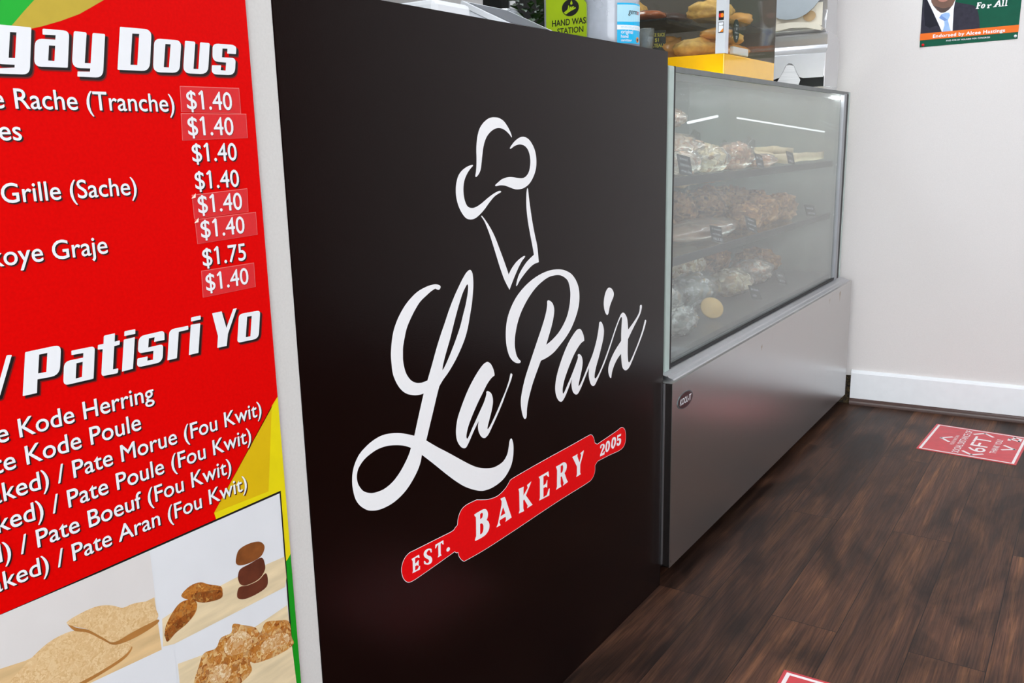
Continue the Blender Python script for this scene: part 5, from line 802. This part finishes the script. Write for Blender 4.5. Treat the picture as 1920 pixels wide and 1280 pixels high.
m.build('label', [M['cyan'], M['paleblue'], M['white'], M['greyl'], M['black'], M['redp'], M['orange']], sb)
# tilted customer screen
A, B = Vector((-0.455, 0.20, 1.3190)), Vector((-0.323, 0.20, 1.3185)); dw = Vector((-0.044, -0.10, -0.040)) * 1.42
tb = thing('customer_screen', (-0.43, 0.13, CT), 'tilted white edged customer screen at the left end of the counter', 'screen')
u = (B - A).normalized(); v = (-dw).normalized(); nn = u.cross(v).normalized()
def quad(mb, p, q, r, s, mi): mb.add([p, q, r, s], [(0, 1, 2, 3)], mi)
ww = dw.normalized(); b1 = 0.010
A0, B0 = A - u * b1 - ww * b1, B + u * b1 - ww * b1; C0, D0 = B0 + dw, A0 + dw
m = MB(); th = nn * -0.009
m.add([A0, B0, C0, D0, A0 + th, B0 + th, C0 + th, D0 + th], [(0, 3, 2, 1), (4, 5, 6, 7), (0, 1, 5, 4), (1, 2, 6, 5), (2, 3, 7, 6), (3, 0, 4, 7)]); m.build('bezel', M['white'], tb)
M['screen'] = pr('grey_screen', (98, 100, 106), 0.45, spec=0.15, var=0.1, scale=10)
m = MB(); e = nn * 0.0006; m.add([A + e, D0 + u * b1 + e, C0 - u * b1 + e, B + e], [(0, 1, 2, 3)]); m.build('display', M['screen'], tb)
m = MB(); k = 0.012; p1, p2 = A0 + th * 1.2 + u * 0.006, D0 + th * 1.2 + u * 0.006
pts = [p1, B0 + th * 1.2 - u * 0.02, C0 + th * 1.2 - u * 0.02, p2]
bot = [Vector((p.x - (0.06 if i in (0, 3) else 0), p.y, CT)) for i, p in enumerate(pts)]
for i in (2, 3): pts[i].z = max(pts[i].z, CT + 0.004)
m.add(pts + bot, [(0, 1, 2, 3), (7, 6, 5, 4), (0, 4, 5, 1), (1, 5, 6, 2), (2, 6, 7, 3), (3, 7, 4, 0)]); m.build('stand', M['white'], tb)
rd = thing('card_reader', (-0.60, 0.12, CT), 'white card reader with a dark slot beside the tilted screen', 'card reader')
MB().box(-0.70, -0.603, 0.085, 0.17, CT, 1.287, 0, 0.008).build('reader_body', M['white'], rd)
m = MB(); m.box(-0.6030, -0.6022, 0.090, 0.106, 1.274, 1.281); m.build('slot', M['black'], rd)
# clear cup, black machine and plant behind
gd = thing('cake_dome', (-0.13, 0.33, CT), 'clear plastic dome lid behind the tilted screen', 'dome')
MB().lathe([(0.052, 0.0), (0.052, 0.008), (0.049, 0.010), (0.047, 0.05), (0.039, 0.085), (0.022, 0.102), (0.0005, 0.106)], (-0.13, 0.33, CT), 36).build('dome_cover', M['plastic'], gd)
bm_ = thing('receipt_printer', (0.225, 0.507, CT), 'black receipt machine standing in front of the green leaves', 'printer')
MB().box(0.09, 0.36, 0.492, 0.547, CT, 1.46, 0, 0.006).build('printer_body', M['dark'], bm_)
MB().box(0.13, 0.155, 0.488, 0.492, 1.335, 1.44).build('clear_strip', M['chrome'], bm_)
M['leaf'] = pr('dark_leaf', (40, 66, 24), 0.4, var=0.4, scale=25)
pt = thing('leafy_plant', (0.075, 0.395, CT), 'dark green leafy plant beside the lime sign', 'plant')
MB().lathe([(0.03, 0), (0.04, 0.05), (0.042, 0.055), (0.036, 0.055), (0.034, 0.045)], (0.075, 0.395, CT), 20).build('pot', M['dark'], pt)
m = MB(); rng = random.Random(9)
for i in range(150):
    a = rng.uniform(0, 6.28); h = rng.uniform(0.05, 0.21); rr = rng.uniform(0.015, 0.062); c = Vector((0.075 + rr * math.cos(a), 0.395 + rr * math.sin(a) * 0.9, CT + h)); d = Vector((math.cos(a), math.sin(a), rng.uniform(-0.3, 0.6))).normalized(); s_ = d.cross(Vector((0, 0, 1))).normalized(); L = rng.uniform(0.025, 0.045)
    up_ = s_.cross(d); m.add([c, c + d * L * 0.5 + s_ * L * 0.28 + up_ * 0.003, c + d * L, c + d * L * 0.5 - s_ * L * 0.28 + up_ * 0.003], [(0, 1, 2, 3)])
m.build('leaves', M['leaf'], pt)
gb = thing('soap_bottle', (0.06, 0.14, CT), 'grey smoky soap bottle between the lime sign and the sanitizer', 'bottle')
MB().lathe([(0.020, 0), (0.022, 0.004), (0.022, 0.06), (0.018, 0.082), (0.008, 0.092), (0.008, 0.1)], (0.02, 0.125, CT), 24).build('bottle_body', pr('smoky_grey', (120, 116, 116), 0.25, var=0.15, scale=30), gb)

# ------------------------------------------------------------------ poster on the end wall
PF = Frame(W0, WU, (0, 0, 1))
def U(*q): return [(a / 1000, b / 1000) for a, b in q]
po = thing('poster', PF.P(0.328, 1.38, 0.001), 'green and orange campaign poster of a man in a suit on the white wall', 'poster')
M['pgreen'] = pr('poster_green', (8, 84, 62), 0.4, spec=0.12, var=0.06, scale=30); M['porange'] = pr('poster_orange', (236, 114, 38), 0.4, spec=0.12, var=0.03)
M['suit'] = pr('suit_print', (52, 50, 62), 0.45, spec=0.12, var=0.18, scale=60); M['lapel'] = pr('lapel_print', (34, 34, 44), 0.45, spec=0.12, var=0.1)
M['skin'] = pr('skin_print', (110, 74, 56), 0.45, var=0.12, scale=30); M['beard'] = pr('chin_print', (66, 44, 38), 0.45, var=0.12); M['lipp'] = pr('lip_print', (184, 120, 104), 0.45)
M['tiep'] = pr('tie_print', (150, 184, 232), 0.45, var=0.1, scale=70); M['tied'] = pr('tie_shade_print', (112, 146, 208), 0.45)
PT = 1.92
q0, q1 = (0.1705, 1.378), (0.4845, 1.3855)
m = MB(); P = [q0, q1, (0.489, PT), (0.166, PT)]
vs = [PF.P(x, y, w) for w in (0.0012, 0.0) for x, y in P]; m.add(vs, [(0, 1, 2, 3), (0, 4, 5, 1), (1, 5, 6, 2), (2, 6, 7, 3), (3, 7, 4, 0)])
m.build('sheet', M['pgreen'], po)
def lp(m, P, w, mi, sm=False): lay(m, PF, fill([spline([(x, y, 0) for x, y in P]) if sm else P]), w, mi)
m = MB()
lp(m, U((170, 1426), (170, 1600), (200, 1600), (204, 1502), (240, 1442), (242, 1425)), 0.0018, 0)
lp(m, U((276, 1527), (285, 1524), (298, 1520), (322, 1514), (340, 1508), (350, 1494), (356, 1475), (361, 1450), (363, 1429), (240, 1425), (262, 1470)), 0.0018, 0)
lp(m, U((183, 1545), (175, 1600), (290, 1600), (276, 1524), (274, 1500), (276, 1426), (242, 1425), (228, 1455), (206, 1500)), 0.0020, 1)
lp(m, U((176, 1545), (186, 1542), (204, 1500), (226, 1460), (236, 1443), (222, 1450), (200, 1444), (184, 1452), (178, 1490)), 0.0019, 2)
lp(m, U((196, 1600), (196, 1550), (199, 1532), (207, 1518), (220, 1503), (233, 1493), (246, 1494), (259, 1502), (270, 1516), (277, 1534), (280, 1600)), 0.0022, 3, False)
lp(m, U((208, 1519), (222, 1504), (234, 1494), (246, 1494), (258, 1502), (262, 1510), (240, 1508), (222, 1514)), 0.0023, 4, True)
lp(m, U((217, 1545), (224, 1534), (238, 1530), (250, 1533), (257, 1543), (250, 1550), (225, 1550)), 0.0024, 5, True)
lp(m, U((235, 1488), (248, 1492), (260, 1491), (264, 1482), (258, 1466), (264, 1445), (271, 1426), (243, 1426), (248, 1450), (246, 1464), (228, 1476)), 0.0024, 6)
lp(m, U((228, 1476), (246, 1464), (258, 1466), (252, 1471), (240, 1480), (235, 1486)), 0.0026, 7)
m.build('portrait', [M['suit'], M['white'], M['lapel'], M['skin'], M['beard'], M['lipp'], M['tiep'], M['tied']], po)
m = MB(); lp(m, [(0.1698, 1.4025), (0.485, 1.4085), (0.4855, 1.4325), (0.1694, 1.4255)], 0.0028, 0)
bn = m.build('banner', M['porange'], po)
BF = Frame(PF.P(0, 0), WU + Vector((0, 0, 0.0155)), Vector((0, 0, 1)))
m = MB(); text(m, BF, 'Endorsed by Alcee Hastings', 0.213, 0.4432, 1.4050, 0.0032, 0, 0.022, cap=0.0118, spacing=1.08); m.build('banner_lettering', M['white'], bn)
m = MB(); text(m, BF, 'PAID FOR BY HOLNESS FOR CONGRESS', 0.258, 0.398, 1.3885, 0.0032, 0, 0.015, cap=0.0050, spacing=1.1)
m.build('small_lettering', M['white'], po)
m = MB()
for cs in D_slogan: lay(m, PF, fill([spline(T10(c), 4) for c in cs]), 0.0032)
m.build('slogan_lettering', M['white'], po)
for (a, b, mt, lb) in ((0.1815, 1.3855, 'redp', 'red push pin in the lower left corner of the poster'), (0.477, 1.395, 'white', 'white push pin in the lower right corner of the poster')):
    m = MB(); rot = Matrix.Translation(PF.P(a, b, 0.0012)) @ WN.to_track_quat('Z', 'Y').to_matrix().to_4x4()
    m.lathe([(0.0048, 0.0), (0.0048, 0.0012), (0.0026, 0.002), (0.0024, 0.006), (0.0042, 0.008), (0.0044, 0.0098), (0.0001, 0.0104)], (0, 0, 0), 18, 0, M=rot)
    tag(m.build('push_pin', M[mt], loc=PF.P(a, b, 0.0012)), lb, 'push pin', 'push pins on the poster')

# ------------------------------------------------------------------ floor stickers
M['fred'] = pr('red_floor_print', (206, 62, 70), 0.4, var=0.08, scale=40); M['fwhite'] = pr('white_floor_print', (244, 234, 234), 0.45, var=0.03)
def floor_sticker(x, y, yaw, label):
    c, s = math.cos(yaw), math.sin(yaw); F = Frame((x, y, 0.0), (c, s, 0), (-s, c, 0))
    w_, h = 0.328, 0.306
    t = thing('floor_sticker', F.P(w_ / 2, -h / 2), label, 'floor sticker', 'social distancing floor stickers')
    m = MB(); P = rect(0, w_, -h, 0); vs = [F.P(a, b, k) for k in (0.0012, 0.0001) for a, b in P]
    m.add(vs, [(0, 1, 2, 3), (0, 4, 5, 1), (1, 5, 6, 2), (2, 6, 7, 3), (3, 7, 4, 0)]); m.build('vinyl_sheet', M['fred'], t)
    m = MB(); i, j = 0.007, 0.015
    lay(m, F, fill([rect(i, w_ - i, -h + i, -i), rect(j, w_ - j, -h + j, -j)]), 0.0016, 0); m.build('border', M['fwhite'], t)
    def stroke(m, pts, r=0.0052):
        for p, q in zip(pts, pts[1:]):
            p, q = Vector(p), Vector(q); d = (q - p).normalized(); n = Vector((-d.y, d.x)) * r; p = p - d * r * 0.6; q = q + d * r * 0.6
            lay(m, F, ([tuple(p + n), tuple(p - n), tuple(q - n), tuple(q + n)], [(0, 1, 2, 3)]), 0.0016, 0)
    m = MB(); cx = w_ / 2
    stroke(m, [(cx - 0.030, -0.078), (cx, -0.048), (cx + 0.030, -0.078)]); stroke(m, [(cx - 0.026, -0.246), (cx, -0.280), (cx + 0.026, -0.246)])
    text(m, F, 'PLEASE MAINTAIN', cx - 0.058, cx + 0.058, -0.098, 0.0016, 0, 0.0, cap=0.012)
    text(m, F, 'SOCIAL DISTANCE OF', cx - 0.138, cx + 0.138, -0.128, 0.0016, 0, 0.012, cap=0.022)
    text(m, F, '6FT', cx - 0.092, cx + 0.084, -0.200, 0.0016, 0, 0.006, cap=0.056)
    stroke(m, [(cx - 0.108, -0.138), (cx - 0.135, -0.168), (cx - 0.108, -0.198)]); stroke(m, [(cx + 0.104, -0.138), (cx + 0.134, -0.168), (cx + 0.104, -0.198)])
    text(m, F, 'THANK YOU!', cx - 0.082, cx + 0.086, -0.234, 0.0016, 0, 0.012, cap=0.020)
    stroke(m, [(w_ - 0.070, -0.250), (w_ - 0.048, -0.250), (w_ - 0.066, -0.282), (w_ - 0.040, -0.282)], 0.005); stroke(m, [(w_ - 0.040, -0.262), (w_ - 0.024, -0.262), (w_ - 0.036, -0.284)], 0.005)
    m.build('lettering', M['fwhite'], t)
floor_sticker(1.356, -0.358, -0.055, 'red social distance floor sticker near the white baseboard')
floor_sticker(-0.530, -0.372, 0.02, 'red social distance floor sticker cut off at the bottom edge')
